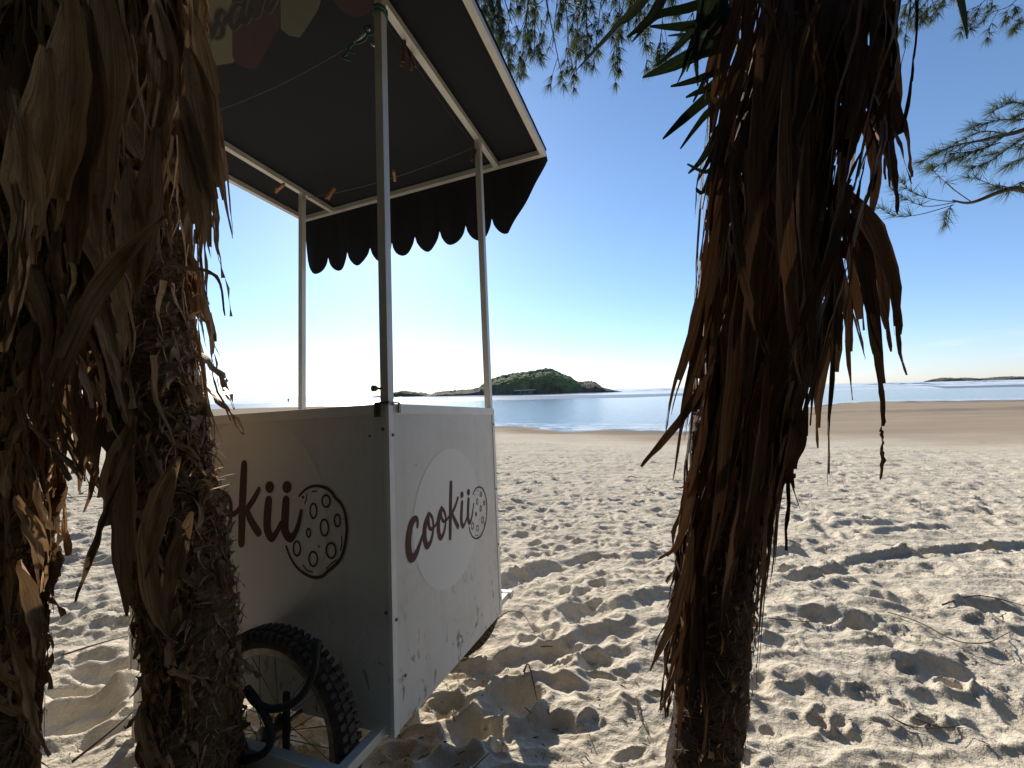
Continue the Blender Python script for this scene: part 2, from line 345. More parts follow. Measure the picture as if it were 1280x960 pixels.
def beach(X, Y):
    r = np.hypot(X, Y); th = np.arctan2(X, Y)
    px = 640 + FPX * np.tan(np.clip(th, -1.25, 1.25))
    yy = np.where(np.abs(th) < 1.25, Y, -r * 0.3)
    nr = np.interp(px, PXK, NEAR); fr = np.interp(px, PXK, FAR); ou = np.interp(px, PXK, OUT)
    w1 = fbm(X * 0.07, Y * 0.16, 4) * 6
    yw = yy + w1 * sstep(8, 25, yy)
    base = -1.02 * np.clip((yw - 2.2) / (np.minimum(nr, 30) - 2.2), 0, 1) ** 0.8 - 0.05 * np.clip((yw - np.minimum(nr, 30)) / 60, 0, 1)
    base = base + 0.35 * sstep(-2, -12, yy)
    pool = sstep(0, 3.0, yw - nr + 1.2) * sstep(0, 6, fr - yw)
    sea = sstep(0, 9, yw - ou)
    under = np.maximum(pool, sea)
    z = base * (1 - under) + (WATER_Z - 0.28) * under - 0.6 * sstep(200, 2000, yy) * sea
    # damp boundary (world line), wetness close to the water
    dline = 17.5 - 0.95 * X + fbm(X * 0.25, Y * 0.25, 3) * 3.0
    dline = np.where(X < -2, 30 + fbm(X * .1, Y * .1, 3) * 8, np.maximum(dline, 7.2))
    beach.dl = yy - dline
    damp = sstep(-2.5, 4.5, yy - dline + 1.5 * fbm(X * 0.3, Y * 1.1, 4))
    wet = sstep(-3.2, -0.4, yw - nr) + 0.55 * sstep(0.42, 0.62, 0.5 + fbm(X * 0.045 + 5, Y * 0.13, 4)) * sstep(-26, -8, yw - nr) * sstep(3, 8, X)
    patch = sstep(1.0, 0.2, np.hypot((X - 27.0) / 6.0, (Y - 27.6) / 2.2) + 0.5 * fbm(X * .4, Y * .8, 3))
    wet = np.clip(np.maximum(wet, patch * 0.7), 0, 1) * sstep(10, 16, yy)
    return z, np.clip(damp, 0, 1), wet

th_f = np.radians(np.arange(-66, 66.01, 0.23)); th_c = np.radians(np.linspace(66, 294, 58)[1:-1])
TH = np.concatenate([th_f, th_c]); NT = len(TH)
RR = [0.30]
while RR[-1] < 13: RR.append(RR[-1] * 1.0048)
while RR[-1] < 12000: RR.append(RR[-1] * 1.028)
RR = np.array(RR); NR = len(RR)
Rg, Tg = np.meshgrid(RR, TH, indexing='ij')
X = Rg * np.sin(Tg); Y = Rg * np.cos(Tg)
Z, DAMP, WET = beach(X, Y); FLAT = 1 - 0.72 * sstep(-4.5, -1.0, beach.dl + 1.2 * fbm(X * 0.5, Y * 0.5, 3))
dry = (1 - DAMP) * sstep(60, 20, Y) * FLAT
near_amp = sstep(14, 4, np.hypot(X, Y))
# broad wind-blown hummocks, sharpened on one side
Z = Z + dry * (0.028 * fbm(X * 0.9, Y * 1.2, 3) + 0.010 * fbm(X * 2.4 + 3, Y * 3.4, 3))
rid = 1 - np.abs(perlin(X * 2.1 + 0.5 * perlin(X * 3, Y * 3), Y * 4.2)) * 2
Z = Z + dry * (0.010 * np.clip(rid, 0, 1) ** 3 + 0.009 * np.clip(1 - np.abs(perlin(X * 4.3 + .7 * perlin(X * 6, Y * 6), Y * 9.5)) * 2.6, 0, 1) ** 2)
Z = Z + dry * (0.0032 * fbm(X * 11, Y * 11, 3, 0.6) + 0.0035 * near_amp * np.clip(1 - np.abs(perlin(X * 7 + .8 * perlin(X * 9 + 4, Y * 9), Y * 13 + 2)) * 3, 0, 1) ** 2 + 0.0022 * near_amp * np.clip(fbm(X * 30 + 3, Y * 30, 3, 0.7), -.35, .8) * 1.3) + 0.004 * DAMP * fbm(X * 1.4, Y * 6, 3)
dth = TH[1] - TH[0]
def region(cx, cy, rad):
    r = math.hypot(cx, cy); t = math.atan2(cx, cy)
    i0 = np.searchsorted(RR, max(r - rad, 0.3)); i1 = np.searchsorted(RR, r + rad) + 1
    dt = rad / max(r, rad); j0 = int((t - dt - th_f[0]) / dth); j1 = int((t + dt - th_f[0]) / dth) + 2
    j0 = max(j0, 0); j1 = min(j1, len(th_f))
    return (slice(i0, i1), slice(j0, j1)) if j1 > j0 and i1 > i0 else None
def stamp(cx, cy, ang, ln, wd, dep, rim=0.35):
    g = region(cx, cy, ln * 2.2)
    if g is None: return
    x = X[g] - cx; y = Y[g] - cy; a = x * math.cos(ang) + y * math.sin(ang); b = -x * math.sin(ang) + y * math.cos(ang)
    a = a + 0.12 * ln * np.sin(b / wd * 2.3 + cx * 9); d = np.sqrt((a / ln) ** 2 + (b / wd) ** 2)
    dep = dep * FLAT[g]; Z[g] += dep * (-np.exp(-d ** 3.2) + rim * np.exp(-((d - 1.35) / 0.33) ** 2))
stamps = []
rr = random.Random(5)
for k in range(11500):                                     # trodden dry sand: overlapping old footprints
    r = 1.2 + 15.5 * rr.random() ** 0.72; t = R_(rr.uniform(-60, 60)); x = r * math.sin(t); y = r * math.cos(t)
    if y > 17.5 - 0.95 * x + 1 or (x > 2 and y < 3.2 and rr.random() < 0.5): continue
    fade = 1.0 if y < 9 else 0.75
    stamp(x, y, rr.uniform(0, math.pi), rr.uniform(0.035, 0.11), rr.uniform(0.025, 0.06), rr.uniform(0.005, 0.024) * fade * 0.85 * (0.30 + 0.70 * min(1, r / 4.5)), rr.uniform(0.2, 0.8))
def ridge(pts, hgt, wid, trough=0.45, z0=-0.02):           # scarp left by a trail: a crest with a hollow on its near side
    P = [v.xy for v in catmull([Vector((*on_z(x, y, z0).xy, 0)) for x, y in pts], 6)]
    cx = sum(p.x for p in P) / len(P); cy = sum(p.y for p in P) / len(P)
    g = region(cx, cy, max((p - Vector((cx, cy))).length for p in P) + 4 * wid)
    if g is None: return
    gx = X[g]; gy = Y[g]; best = np.full(gx.shape, 1e9); sn = np.zeros(gx.shape); tt = np.zeros(gx.shape)
    for i in range(len(P) - 1):
        a, b = P[i], P[i+1]; dv = b - a; L_ = dv.length
        if L_ < 1e-6: continue
        tx, ty = dv.x / L_, dv.y / L_; nx, ny = (-ty, tx) if tx > 0 else (ty, -tx)
        x = gx - a.x; y = gy - a.y; s_ = np.clip(x * tx + y * ty, 0, L_); ex = x - s_ * tx; ey = y - s_ * ty; d = np.hypot(ex, ey)
        m_ = d < best; best = np.where(m_, d, best); sn = np.where(m_, np.sign(x * nx + y * ny) * d, sn); tt = np.where(m_, (i + s_ / L_) / (len(P) - 1), tt)
    wob = wid * (1 + 0.6 * fbm(gx * 3.1, gy * 3.1, 3)); amp = hgt * np.clip(1 + 0.6 * fbm(gx * 2.3 + 9, gy * 2.3, 3), 0.3, 2)
    sn = sn + 0.35 * wid * fbm(gx * 7, gy * 7, 2)
    prof = np.exp(-((sn - 0.3 * wob) / np.where(sn > 0.3 * wob, 1.8 * wob, 0.7 * wob)) ** 2) - trough * np.exp(-((sn + 1.4 * wob) / (1.0 * wob)) ** 2)
    end = np.clip(np.minimum(tt, 1 - tt) * 5, 0, 1); far_ = best > 3.4 * wid
    Z[g] += np.where(far_, 0, 0.9 * amp * prof * end * sstep(3.4 * wid, 2.4 * wid, best))
RIDGES = [([(940, 740), (1000, 722), (1060, 706), (1110, 694), (1160, 690), (1215, 684), (1290, 679), (1360, 676)], 0.036, 0.026),
 ([(1080, 664), (1130, 656), (1190, 652)], 0.02, 0.03), ([(622, 727), (655, 713), (700, 702)], 0.055, 0.06),
 ([(690, 706), (730, 692), (770, 688), (800, 690), (850, 684)], 0.055, 0.06), ([(575, 838), (640, 818), (700, 808), (742, 790), (800, 778)], 0.028, 0.026),
 ([(612, 866), (655, 852), (700, 852), (735, 862)], 0.026, 0.024), ([(750, 765), (800, 752), (850, 748)], 0.04, 0.05),
 ([(1000, 655), (1060, 648), (1130, 650)], 0.05, 0.08), ([(960, 768), (1040, 776), (1100, 790)], 0.035, 0.05), ([(1180, 770), (1230, 766), (1290, 772)], 0.05, 0.06),
 ([(960, 690), (1010, 680)], .05, .06), ([(530, 884), (565, 872), (600, 880), (630, 900)], 0.04, 0.035), ([(505, 930), (540, 918), (575, 925), (600, 945)], 0.03, 0.035), ([(560, 905), (590, 900), (610, 915)], .03, .03), ([(660, 905), (700, 900), (740, 915)], .025, .03), ([(960, 870), (1020, 860), (1090, 875)], .02, .03), ([(1100, 840), (1150, 835), (1210, 850)], .025, .03),
 ([(50, 705), (100, 694), (160, 700)], 0.05, 0.06), ([(90, 832), (130, 824), (165, 822)], 0.05, 0.05), ([(60, 870), (110, 862), (160, 878)], 0.05, 0.06),
 ([(1190, 760), (1240, 790), (1290, 800)], 0.05, 0.05), ([(700, 780), (720, 815), (725, 850)], 0.025, 0.03)]
for pts, h, wd in RIDGES: ridge(pts, h * (1.0 if wd <= .04 else 0.65), wd * (1.0 if wd <= .04 else 0.7))
for x, y, ln, wd, dp in [(1190, 857, .035, .03, .05), (735, 760, .12, .09, .03), (760, 820, .10, .05, .03),
                         (640, 870, .09, .06, .05), (590, 905, .08, .05, .035), (560, 950, .07, .045, .03), (120, 850, .12, .08, .05), (90, 900, .1, .08, .05)]:
    p = on_z(x, y, 0); stamp(p.x, p.y, 0.3, ln, wd, dp, 0.4)
for k in range(900):
    r = 1.2 + 4.5 * rr.random(); t = R_(rr.uniform(-60, 60)); stamp(r * math.sin(t), r * math.cos(t), rr.uniform(-.5, .5), rr.uniform(.018, .05), rr.uniform(.010, .022), rr.uniform(.004, .011), 0.9)
# hollow that the cart's wheels and frame sit in
Z = Z - 0.06 * np.exp(-(((X + 0.5) / 0.85) ** 2 + ((Y - 1.8) / 0.55) ** 2)) - 0.02 * np.exp(-(((X + 0.6) / 0.5) ** 2 + ((Y - 1.0) / 0.3) ** 2))
# mounds at the feet of the trunks
NV = NR * NT
verts = np.empty((NV + 1, 3), dtype=np.float32); verts[:NV, 0] = X.ravel(); verts[:NV, 1] = Y.ravel(); verts[:NV, 2] = Z.ravel(); verts[NV] = (0, 0, Z[0].mean())
ii, jj = np.meshgrid(np.arange(NR - 1), np.arange(NT), indexing='ij'); j2 = (jj + 1) % NT
quads = np.stack([ii * NT + jj, (ii + 1) * NT + jj, (ii + 1) * NT + j2, ii * NT + j2], -1).reshape(-1, 4)[:, ::-1]
me = bpy.data.meshes.new('sand_beach')
cap = np.stack([np.full(NT, NV), np.arange(NT), (np.arange(NT) + 1) % NT], -1)[:, ::-1]
me.vertices.add(NV + 1); me.vertices.foreach_set('co', verts.ravel())
nl = quads.size + cap.size; me.loops.add(nl); me.loops.foreach_set('vertex_index', np.concatenate([quads.ravel(), cap.ravel()]).astype(np.int32))
npoly = len(quads) + len(cap); me.polygons.add(npoly)
me.polygons.foreach_set('loop_start', np.concatenate([np.arange(len(quads)) * 4, quads.size + np.arange(len(cap)) * 3]).astype(np.int32))
me.update(calc_edges=True); me.validate(); me.polygons.foreach_set('use_smooth', [True] * len(me.polygons))
BACK_DARK = sstep(0.55, -0.1, Y + 0.35 * fbm(X * 1.5, Y * 1.5, 3))  # shade behind the camera painted as brown ground, to cut bounced light
for nm, arr in (('damp', DAMP), ('wet', WET), ('litter', BACK_DARK)):
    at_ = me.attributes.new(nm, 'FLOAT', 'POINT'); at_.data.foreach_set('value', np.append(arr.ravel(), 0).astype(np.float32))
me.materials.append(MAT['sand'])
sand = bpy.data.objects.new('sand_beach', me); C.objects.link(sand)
tag(sand, 'pale trodden sand beach sloping down to the water', kind='structure')
def ground(x, y):
    r = math.hypot(x, y); t = math.atan2(x, y)
    i = int(np.clip(np.searchsorted(RR, r), 1, NR - 1)); j = int(np.clip((t - th_f[0]) / dth, 0, len(th_f) - 2))
    return float(Z[i, j])
def on_sand(x, y, it=6):
    z = 0.0
    for _ in range(it):
        p = on_z(x, y, z); z = ground(p.x, p.y)
    return Vector((p.x, p.y, z))

# ------------------------------------------------------------------ water: one sheet, with foam near the pool's edge
Rw = [14.0]
while Rw[-1] < 60: Rw.append(Rw[-1] * 1.01)
while Rw[-1] < 20000: Rw.append(Rw[-1] * 1.05)
Rw = np.array(Rw); Tw = np.radians(np.arange(-80, 80.1, 0.5))
A, B = np.meshgrid(Rw, Tw, indexing='ij'); wx = A * np.sin(B); wy = A * np.cos(B)
bz, _, _ = beach(wx, wy)
shore = np.exp(-((bz - (WATER_Z - 0.02)) / 0.035) ** 2) * sstep(70, 40, wy)
pxw = 640 + FPX * np.tan(B)
band = sstep(0.5, 1.2, wy - np.interp(pxw, PXK, NEAR)) * sstep(6.5, 3, wy - np.interp(pxw, PXK, NEAR)) * 0.75 * sstep(60, 35, wy)
shore = np.clip(np.maximum(shore, band), 0, 1)
n0, n1 = A.shape
ii, jj = np.meshgrid(np.arange(n0 - 1), np.arange(n1 - 1), indexing='ij')
fq = np.stack([ii * n1 + jj, ii * n1 + jj + 1, (ii + 1) * n1 + jj + 1, (ii + 1) * n1 + jj], -1).reshape(-1, 4)
swell = 0.10 * sstep(160, 300, wy) * np.sin(wy * 0.22 + 1.5 * fbm(wx * 0.01, wy * 0.01, 2)) * sstep(3000, 800, wy)
vv = np.stack([wx.ravel(), wy.ravel(), (WATER_Z + swell).ravel()], -1)
wo = meshobj('sea', [tuple(v) for v in vv.tolist()], [tuple(f) for f in fq.tolist()], MAT['water'], smooth=True)
a_ = wo.data.attributes.new('shore', 'FLOAT', 'POINT'); a_.data.foreach_set('value', shore.ravel().astype(np.float32))
tag(wo, 'calm shallow pool opening into the bright sea', kind='structure')
# breaking waves: long low white ridges lying on the sea
mb = MB(); rw = random.Random(3)
for k in range(110):
    d = rw.uniform(150, 520) if k % 3 else rw.uniform(190, 300); t = rw.uniform(-0.95, 1.15); cx = d * t
    if -0.42 < t < 0.34: continue
    ln = rw.uniform(12, 60) * d / 250; h = rw.uniform(0.3, 1.2) * (0.35 if t < 0.3 else 1.15); n = 26
    vs = []; fs = []; sk = rw.uniform(-0.05, 0.05); sd = rw.uniform(0, 99)
    if d * 1.0 < np.interp(640 + FPX * t, PXK, OUT) + 12: continue
    for i in range(n + 1):
        s = i / n - 0.5; hh = h * max(0.03, (1 - (2 * s) ** 2)) * (0.55 + 0.75 * noise.noise(Vector((s * 9, sd, 0))) + 0.2)
        hh = max(hh, 0.03); y = d + sk * s * ln + 1.5 * noise.noise(Vector((s * 4, sd, 5)))
        x = cx + s * ln
        for a, b in ((-1.6, -0.15), (-0.5, hh * .8), (0.0, hh), (0.7, hh * 0.5), (2.4, -0.15)): vs.append((x, y + a * 1.5, WATER_Z + b))
    for i in range(n):
        for j in range(4): q = i * 5 + j; fs.append((q, q + 5, q + 6, q + 1))
    mb.add(vs, fs)
tag(mb.build('surf', MAT['seafoam'], smooth=True), 'white surf of low waves breaking on the sea', kind='structure')

# ------------------------------------------------------------------ island, islets and far headlands
def landform(name, sil, dist, depth, base_px, rough, seed, green=True, label=None, nx=200, ny=46):
    xs = [(x - 640) / FPX * dist for x, y in sil]; hs = []
    for x, y in sil:
        r = ray(x, y); hs.append(1.0 + r.z / r.y * dist - WATER_Z)
    vs = []; fs = []; gr = []
    x0, x1 = xs[0], xs[-1]
    for i in range(nx + 1):
        x = lerp(x0, x1, i / nx); h = float(np.interp(x, xs, hs)); edge = min(1, 14 * i / nx, 14 * (1 - i / nx))
        for j in range(ny + 1):
            t = j / ny * 2 - 1
            n = noise.fractal(Vector((x * 0.055, t * 4 + seed, seed)), 1.0, 2.0, 5); n2 = noise.fractal(Vector((x * 0.25, t * 16, seed + 9)), 1.0, 2.0, 4)
            f = math.sqrt(max(0, 1 - min(1, abs(t * (1 + 0.18 * n))) ** 1.7))
            f *= min(1, (1 - abs(t)) * 10); z = h * f + (n * 0.08 * h + n2 * rough * .8) * f * edge
            vs.append((x, dist + t * depth * (0.5 + 0.5 * edge) * (1 + 0.1 * n), WATER_Z - 0.6 + max(z, 0) + (0.6 * f)))
            g = max(0, min(1, (f * 1.35 - 0.35) + n * 0.7 + (0.35 if h > 9 else -0.3))) if green else 0.15
            gr.append(g)
    for i in range(nx):
        for j in range(ny): q = i * (ny + 1) + j; fs.append((q, q + ny + 1, q + ny + 2, q + 1))
    o = meshobj(name, vs, fs, MAT['rock'], smooth=False)
    a = o.data.attributes.new('grass', 'FLOAT', 'POINT'); a.data.foreach_set('value', gr)
    return tag(o, label, kind='structure')
ISL = [(536, 493.5), (548, 490), (562, 489), (578, 487.5), (590, 487), (600, 484), (606, 479), (616, 473), (628, 470), (640, 467.5), (652, 466), (664, 464.5), (676, 463), (688, 462), (696, 465),
       (704, 468), (712, 471), (717, 475.5), (724, 478), (733, 477), (742, 477.5), (745, 483), (752, 485), (762, 488), (778, 490)]
island = landform('island', ISL, 320, 34, 490, 0.8, 3, label='green and brown rocky island rising beyond the tidal pool', nx=260, ny=60)
landform('rocky_islet', [(484, 494), (494, 490), (504, 488), (512, 489.5), (522, 490.5), (532, 491.5), (538, 493.5)], 360, 12, 493, 0.9, 8, True, 'low dark rocky islet beside the left tip of the island', 90, 16)
landform('rocky_islet', [(464, 496.5), (470, 495), (476, 494.5), (482, 493), (486, 494.5)], 380, 7, 493, 0.5, 12, False, 'tiny pale rocks at the waterline left of the islet', 40, 10)
landform('headland', [(1164, 475.5), (1172, 473.5), (1180, 472), (1190, 474), (1204, 472), (1216, 474.5), (1228, 475), (1240, 472), (1262, 470.5), (1280, 471), (1330, 468), (1420, 468)], 1500, 60, 476, 3.0, 21, False, 'dark low headland on the horizon at the far right', 160, 14)
landform('headland', [(755, 488.2), (775, 487.2), (800, 487), (820, 486), (835, 485.7)], 900, 30, 488, 0.5, 33, False, 'thin rocky reef trailing off the right end of the island', 70, 8)
# bushes on the island (nobody could count them)
mb = MB(); ri = random.Random(8)
iv = [v.co for v in island.data.vertices]
for k in range(650):
    v = ri.choice(iv)
    if v.z < 1.5: continue
    s = ri.uniform(0.35, 1.0); n = 5
    vs = [(v.x + s * math.cos(a) * ri.uniform(.7, 1.2), v.y + s * math.sin(a), v.z + ri.uniform(-.2, .2)) for a in [2 * math.pi * q / n for q in range(n)]] + [(v.x, v.y, v.z + s * ri.uniform(.5, .9))]
    mb.add(vs, [(q, (q + 1) % n, n) for q in range(n)])
bush = simple('island_scrub', (0.06, 0.07, 0.022), 0.95, var=0.5, scale=0.2)
tag(mb.build('island_scrub', bush), 'dark low scrub covering the rocky island', kind='stuff')
# house at the island's foot
hp = at(656, 489, 284)
hs_ = empty('beach_house', (hp.x, hp.y, WATER_Z + 0.5)); tag(hs_, 'low pale beach house with long flat roof at the foot of the island', 'house')
mb = MB(); mb.box((-5.2, -2, 0), (5.5, 2, 1.9)); mb.build('wall', MAT['bldg'], hs_)
mb = MB(); mb.add([(-7, -3, 1.9), (7, -3, 2.2), (7, 3, 2.5), (-7, 3, 2.1), (-7, -3, 2.3), (7, -3, 2.6), (7, 3, 2.9), (-7, 3, 2.5)], [(0,3,2,1),(4,5,6,7),(0,1,5,4),(1,2,6,5),(2,3,7,6),(3,0,4,7)])
mb.build('roof', MAT['roof'], hs_)
for k in range(3):
    mb = MB(); mb.box((-5 + k * 2.8, -2.06, 0.6), (-3.6 + k * 2.8, -2.0, 1.6)); mb.build('window', MAT['black'], hs_)

# ------------------------------------------------------------------ people far down the beach
def person(loc, h, arms, label, stride=0.1):
    me_ = bpy.data.meshes.new('person'); s = h / 1.72
    V = [(0,0,.95),(0,0,1.2),(0,0,1.42),(0,0,1.52),(0,.02,1.64),(.1,0,.9),(.13,stride,.5),(.13,stride*1.4,.06),(.13,stride*1.4-.12,.03),(-.1,0,.9),(-.13,-stride,.5),(-.13,-stride*1.2,.06),(-.13,-stride*1.2-.12,.03),
         (.19,0,1.42),(-.19,0,1.42)]
    E_ = [(0,1),(1,2),(2,3),(3,4),(0,5),(5,6),(6,7),(7,8),(0,9),(9,10),(10,11),(11,12),(2,13),(2,14)]
    Rr = [.14,.13,.14,.055,.10,.095,.06,.04,.035,.095,.06,.04,.035,.06,.06]
    for sx, i0, (e, hd) in ((1, 13, arms[0]), (-1, 14, arms[1])):
        b = len(V); V += [(.19*sx + e[0]*sx, e[1], 1.42 + e[2]), (.19*sx + hd[0]*sx, hd[1], 1.42 + hd[2])]; E_ += [(i0, b), (b, b+1)]; Rr += [.04, .035]
    me_.from_pydata([tuple(c * s for c in v) for v in V], E_, [])
    o = bpy.data.objects.new('person', me_); C.objects.link(o)
    sk = o.modifiers.new('skin', 'SKIN'); o.modifiers.new('sub', 'SUBSURF').levels = 1
    me_.skin_vertices[0].data[0].use_root = True
    for i, r in enumerate(Rr): me_.skin_vertices[0].data[i].radius = (r * s, r * s)
    m = simple('dark_swimwear', (0.035, 0.035, 0.045), 0.8); me_.materials.append(m)
    o.location = loc; tag(o, label, 'person'); return o
p = on_z(278.5, 509.3, -1.05); person((p.x, p.y, ground(p.x, p.y)), 1.75, (((.22, 0, -.18), (.32, -.1, .1)), ((.12, 0, -.3), (.2, -.1, -.5))), 'nearer beachgoer standing on the wet sand with one arm raised', 0.12)
p = at(360.5, 503.5, 150); person((p.x, p.y, ground(p.x, p.y)), 1.7, (((.06, 0, -.3), (.05, -.05, -.58)), ((.06, 0, -.3), (.05, -.05, -.58))), 'tiny distant beachgoer standing at the sea edge', 0.05)

# ------------------------------------------------------------------ cookie cart
CW = Matrix(((0.35072658, -0.93621565, -0.0207884), (0.93430055, 0.34833475, 0.07540829), (-0.06336131, -0.04587476, 0.9969357)))
CT = EYE + Vector((-0.29821276, 1.01261398, -0.02188538))   # top of the near corner
CA, CB, CH, CL = 0.638, 0.956, 0.746, 1.08
OFF = Vector((-CA / 2, -CB / 2, 0.965))                     # cart-local corner frame -> cart root frame (root at ground level, middle)
root_pos = CT - CW @ OFF
cart = empty('cookie_cart', root_pos)
mwc = CW.to_4x4(); mwc.translation = root_pos; cart.matrix_world = mwc
tag(cart, 'tall white two-wheeled cookie cart with dark scalloped canopy parked on the sand', 'cart')
def onp(px, py, axis, val):                                # photo pixel -> cart-local coordinates on the plane axis=val
    d = ray(px, py); a = CW.col[axis]; t = (a.dot(CT - EYE) + val) / a.dot(d)
    return CW.transposed() @ (EYE + d * t - CT)
def cm(): return MB(OFF)
T = 0.018
for nm, lo, hi in (('side_panel', (0, T, -CH), (T, CB - T, -0.001)), ('side_panel', (CA - T, T, -CH), (CA, CB - T, -0.001)),
                   ('end_panel', (0, 0, -CH), (CA, T, -0.001)), ('end_panel', (0, CB - T, -CH), (CA, CB, -0.001))):
    m = cm(); m.box(lo, hi, 0.0015); m.build(nm, MAT['panel'], cart)
m = cm(); m.box((T, T, -0.022), (CA - T, CB - T, -0.004)); m.build('counter_top', MAT['panel'], cart)
m = cm(); m.box((T, T + .028, -CH + 0.024), (CA - T, CB - T - .028, -CH + 0.04)); m.build('floor_board', MAT['panel'], cart)
# corner angles, top edging
for (u, v) in ((0, 0), (CA, 0), (0, CB), (CA, CB)):
    m = cm(); su = 1 if u == 0 else -1; sv = 1 if v == 0 else -1; e = 0.0025
    m.box((min(u - su * e, u + su * 0.016), min(v - sv * e, v), -CH - .002), (max(u - su * e, u + su * 0.016), max(v - sv * e, v), -0.003))
    m.box((min(u - su * e, u), min(v, v + sv * 0.007), -CH - .002), (max(u - su * e, u), max(v, v + sv * 0.007), -0.003))
    m.build('corner_angle', MAT['white'], cart)
for lo, hi in (((0.017, -0.003, -0.024), (CA - .017, 0, 0.001)), ((0.017, CB, -0.024), (CA - .017, CB + .003, 0.001)), ((-0.003, 0.017, -0.024), (0, CB - .017, 0.001)), ((CA, 0.017, -0.024), (CA + .003, CB - .017, 0.001))):
    m = cm(); m.box(lo, hi, 0.001); m.build('top_edging', MAT['white'], cart)
# bolts
def bolt(u, v, w, ax, r=0.004):
    m = MB(); n = 10
    d = [Vector((1, 0, 0)), Vector((0, 1, 0)), Vector((0, 0, 1))][abs(ax) - 1] * (1 if ax > 0 else -1)
    m.tube([d * 0, d * 0.0025, d * 0.0032], [r, r, r * 0.6], n); o = m.build('bolt', MAT['bolt'], cart); o.location = Vector((u, v, w)) + OFF
for w_ in (-0.075, -0.50): bolt(0.012, -0.0025, w_ , -2)
for w_ in (-0.06, -0.30, -0.50, -0.69): bolt(CA - 0.009, -0.0025, w_, -2, .0035)
for w_ in (-0.06, -0.48): bolt(-0.0025, 0.014, w_, -1, .004)
bolt(0.045, -0.0005, -0.64, -2, .0035); bolt(-0.0005, .055, -.075, -1, .003)
# base frame around body and wheels
UL, UR = -0.145, CA + 0.145; zt = -CH - 0.002
def rail(a, b, wv=0.026, name='frame_rail', h=0.03):
    m = cm(); m.box(a, b, 0.002); return m.build(name, MAT['alu'], cart)
rail((UL + .02, T + .0015, zt + 0.002), (UR - .02, T + .0255, zt + .0235)); rail((0.02, CB - T - .0255, zt + .002), (UR - .02, CB - T - 0.0015, zt + .0235))
rail((UL - .004, 0.01, zt - 0.035), (UL + 0.0195, 0.66, zt + 0.026)); rail((UL + 0.02, 0.634, zt - .02), (-.001, 0.659, zt + .003)); rail((UR - .0195, 0.01, zt - 0.0), (UR + 0.004, CB - 0.01, zt + 0.026))

# stand legs at the far end, seen left of the fibrous trunk
for u in (0.01, CA - 0.035):
    m = cm(); m.box((u, CB - 0.03, -0.975), (u + 0.025, CB - 0.005, zt - 0.031), .001); m.build('stand_leg', MAT['alu'], cart)
# wheels
WR = 0.232
def tyre_mesh():
    m = MB(); NS, NC = 96, 12; vs = []; fs = []
    for i in range(NS):
        a = 2 * math.pi * i / NS
        for k in range(NC):
            b = 2 * math.pi * k / NC; rr_ = WR - 0.026 + 0.021 * math.cos(b); x = 0.023 * math.sin(b)
            vs.append((x, rr_ * math.cos(a), rr_ * math.sin(a)))
    for i in range(NS):
        for k in range(NC): fs.append((i * NC + k, i * NC + (k+1) % NC, ((i+1) % NS) * NC + (k+1) % NC, ((i+1) % NS) * NC + k))
    m.add(vs, fs)
    NL = 68
    for i in range(NL):                                     # tread lugs: centre blocks, shoulders
        for (x0, x1, r0, r1, da, wd) in ((-0.009, 0.009, WR - .008, WR - 0.001, 0, .32), (-0.026, -0.013, WR - 0.020, WR - 0.0035, .5, .27), (0.013, 0.026, WR - 0.020, WR - 0.0035, .5, .27)):
            a0 = 2 * math.pi * (i + da) / NL; a1 = a0 + 2 * math.pi / NL * wd * 2; pts = []
            for x, rrr in ((x0, 0), (x1, 0)):
                for a in (a0, a1):
                    for r in (r0, r1): pts.append((x, r * math.cos(a), r * math.sin(a)))
            m.add(pts, [(0,1,3,2),(4,6,7,5),(0,4,5,1),(2,3,7,6),(1,5,7,3),(0,2,6,4)])
    return m
def ring(r, x0, x1, r0, r1, NS=72):
    m = MB(); vs = []; fs = []
    prof = [(x0, r1), (x0, r0), (x1, r0), (x1, r1), (0.4 * x1, r1 - .004), (0.4 * x0, r1 - .004)]; NC = len(prof)
    for i in range(NS):
        a = 2 * math.pi * i / NS
        for x, q in prof: vs.append((x, q * math.cos(a), q * math.sin(a)))
    for i in range(NS):
        for k in range(NC): fs.append((i * NC + k, i * NC + (k+1) % NC, ((i+1) % NS) * NC + (k+1) % NC, ((i+1) % NS) * NC + k))
    m.add(vs, fs); return m
def make_wheel():
    m = MB(); m.tube([(-0.045, 0, 0), (-0.03, 0, 0), (-0.028, 0, 0), (0.028, 0, 0), (0.03, 0, 0), (0.045, 0, 0)], [.006, .006, .018, .018, .006, .006], 14)
    for s in (-1, 1): m.tube([(s * .022, 0, 0), (s * .024, 0, 0)], .027, 16)
    hub = m.build('wheel', MAT['bolt'], cart, True)
    tm = tyre_mesh(); tm.build('tyre', MAT['tyre'], hub)
    ring(0, -.013, .013, WR - .058, WR - .043).build('rim', MAT['rim'], hub)
    sm = None
    for k in range(28):
        a = 2 * math.pi * k / 28; s = 1 if k % 2 else -1; off = 0.55 * (1 if (k // 2) % 2 else -1)
        if sm is None:
            m = MB(); m.tube([(0.022, 0, 0.024), (0.002, 0.024 * 3.6, WR - .058)], 0.0011, 5, False); so_ = m.build('spoke', MAT['rim'], hub); sm = so_.data
        else: so_ = bpy.data.objects.new('spoke', sm); C.objects.link(so_); so_.parent = hub
        so_.rotation_euler = (a, 0, 0); so_.scale = (s, (1 if (k // 2) % 2 else -1), 1)
    return hub
wh = make_wheel(); wh.location = Vector((-0.075, 0.275, -0.742)) + OFF; wh.rotation_euler = (R_(11), 0, 0)
w2 = wh.copy(); C.objects.link(w2); w2.parent = cart; w2.location = Vector((CA + 0.075, 0.275, -0.742)) + OFF; w2.rotation_euler = (R_(40), 0, 0)
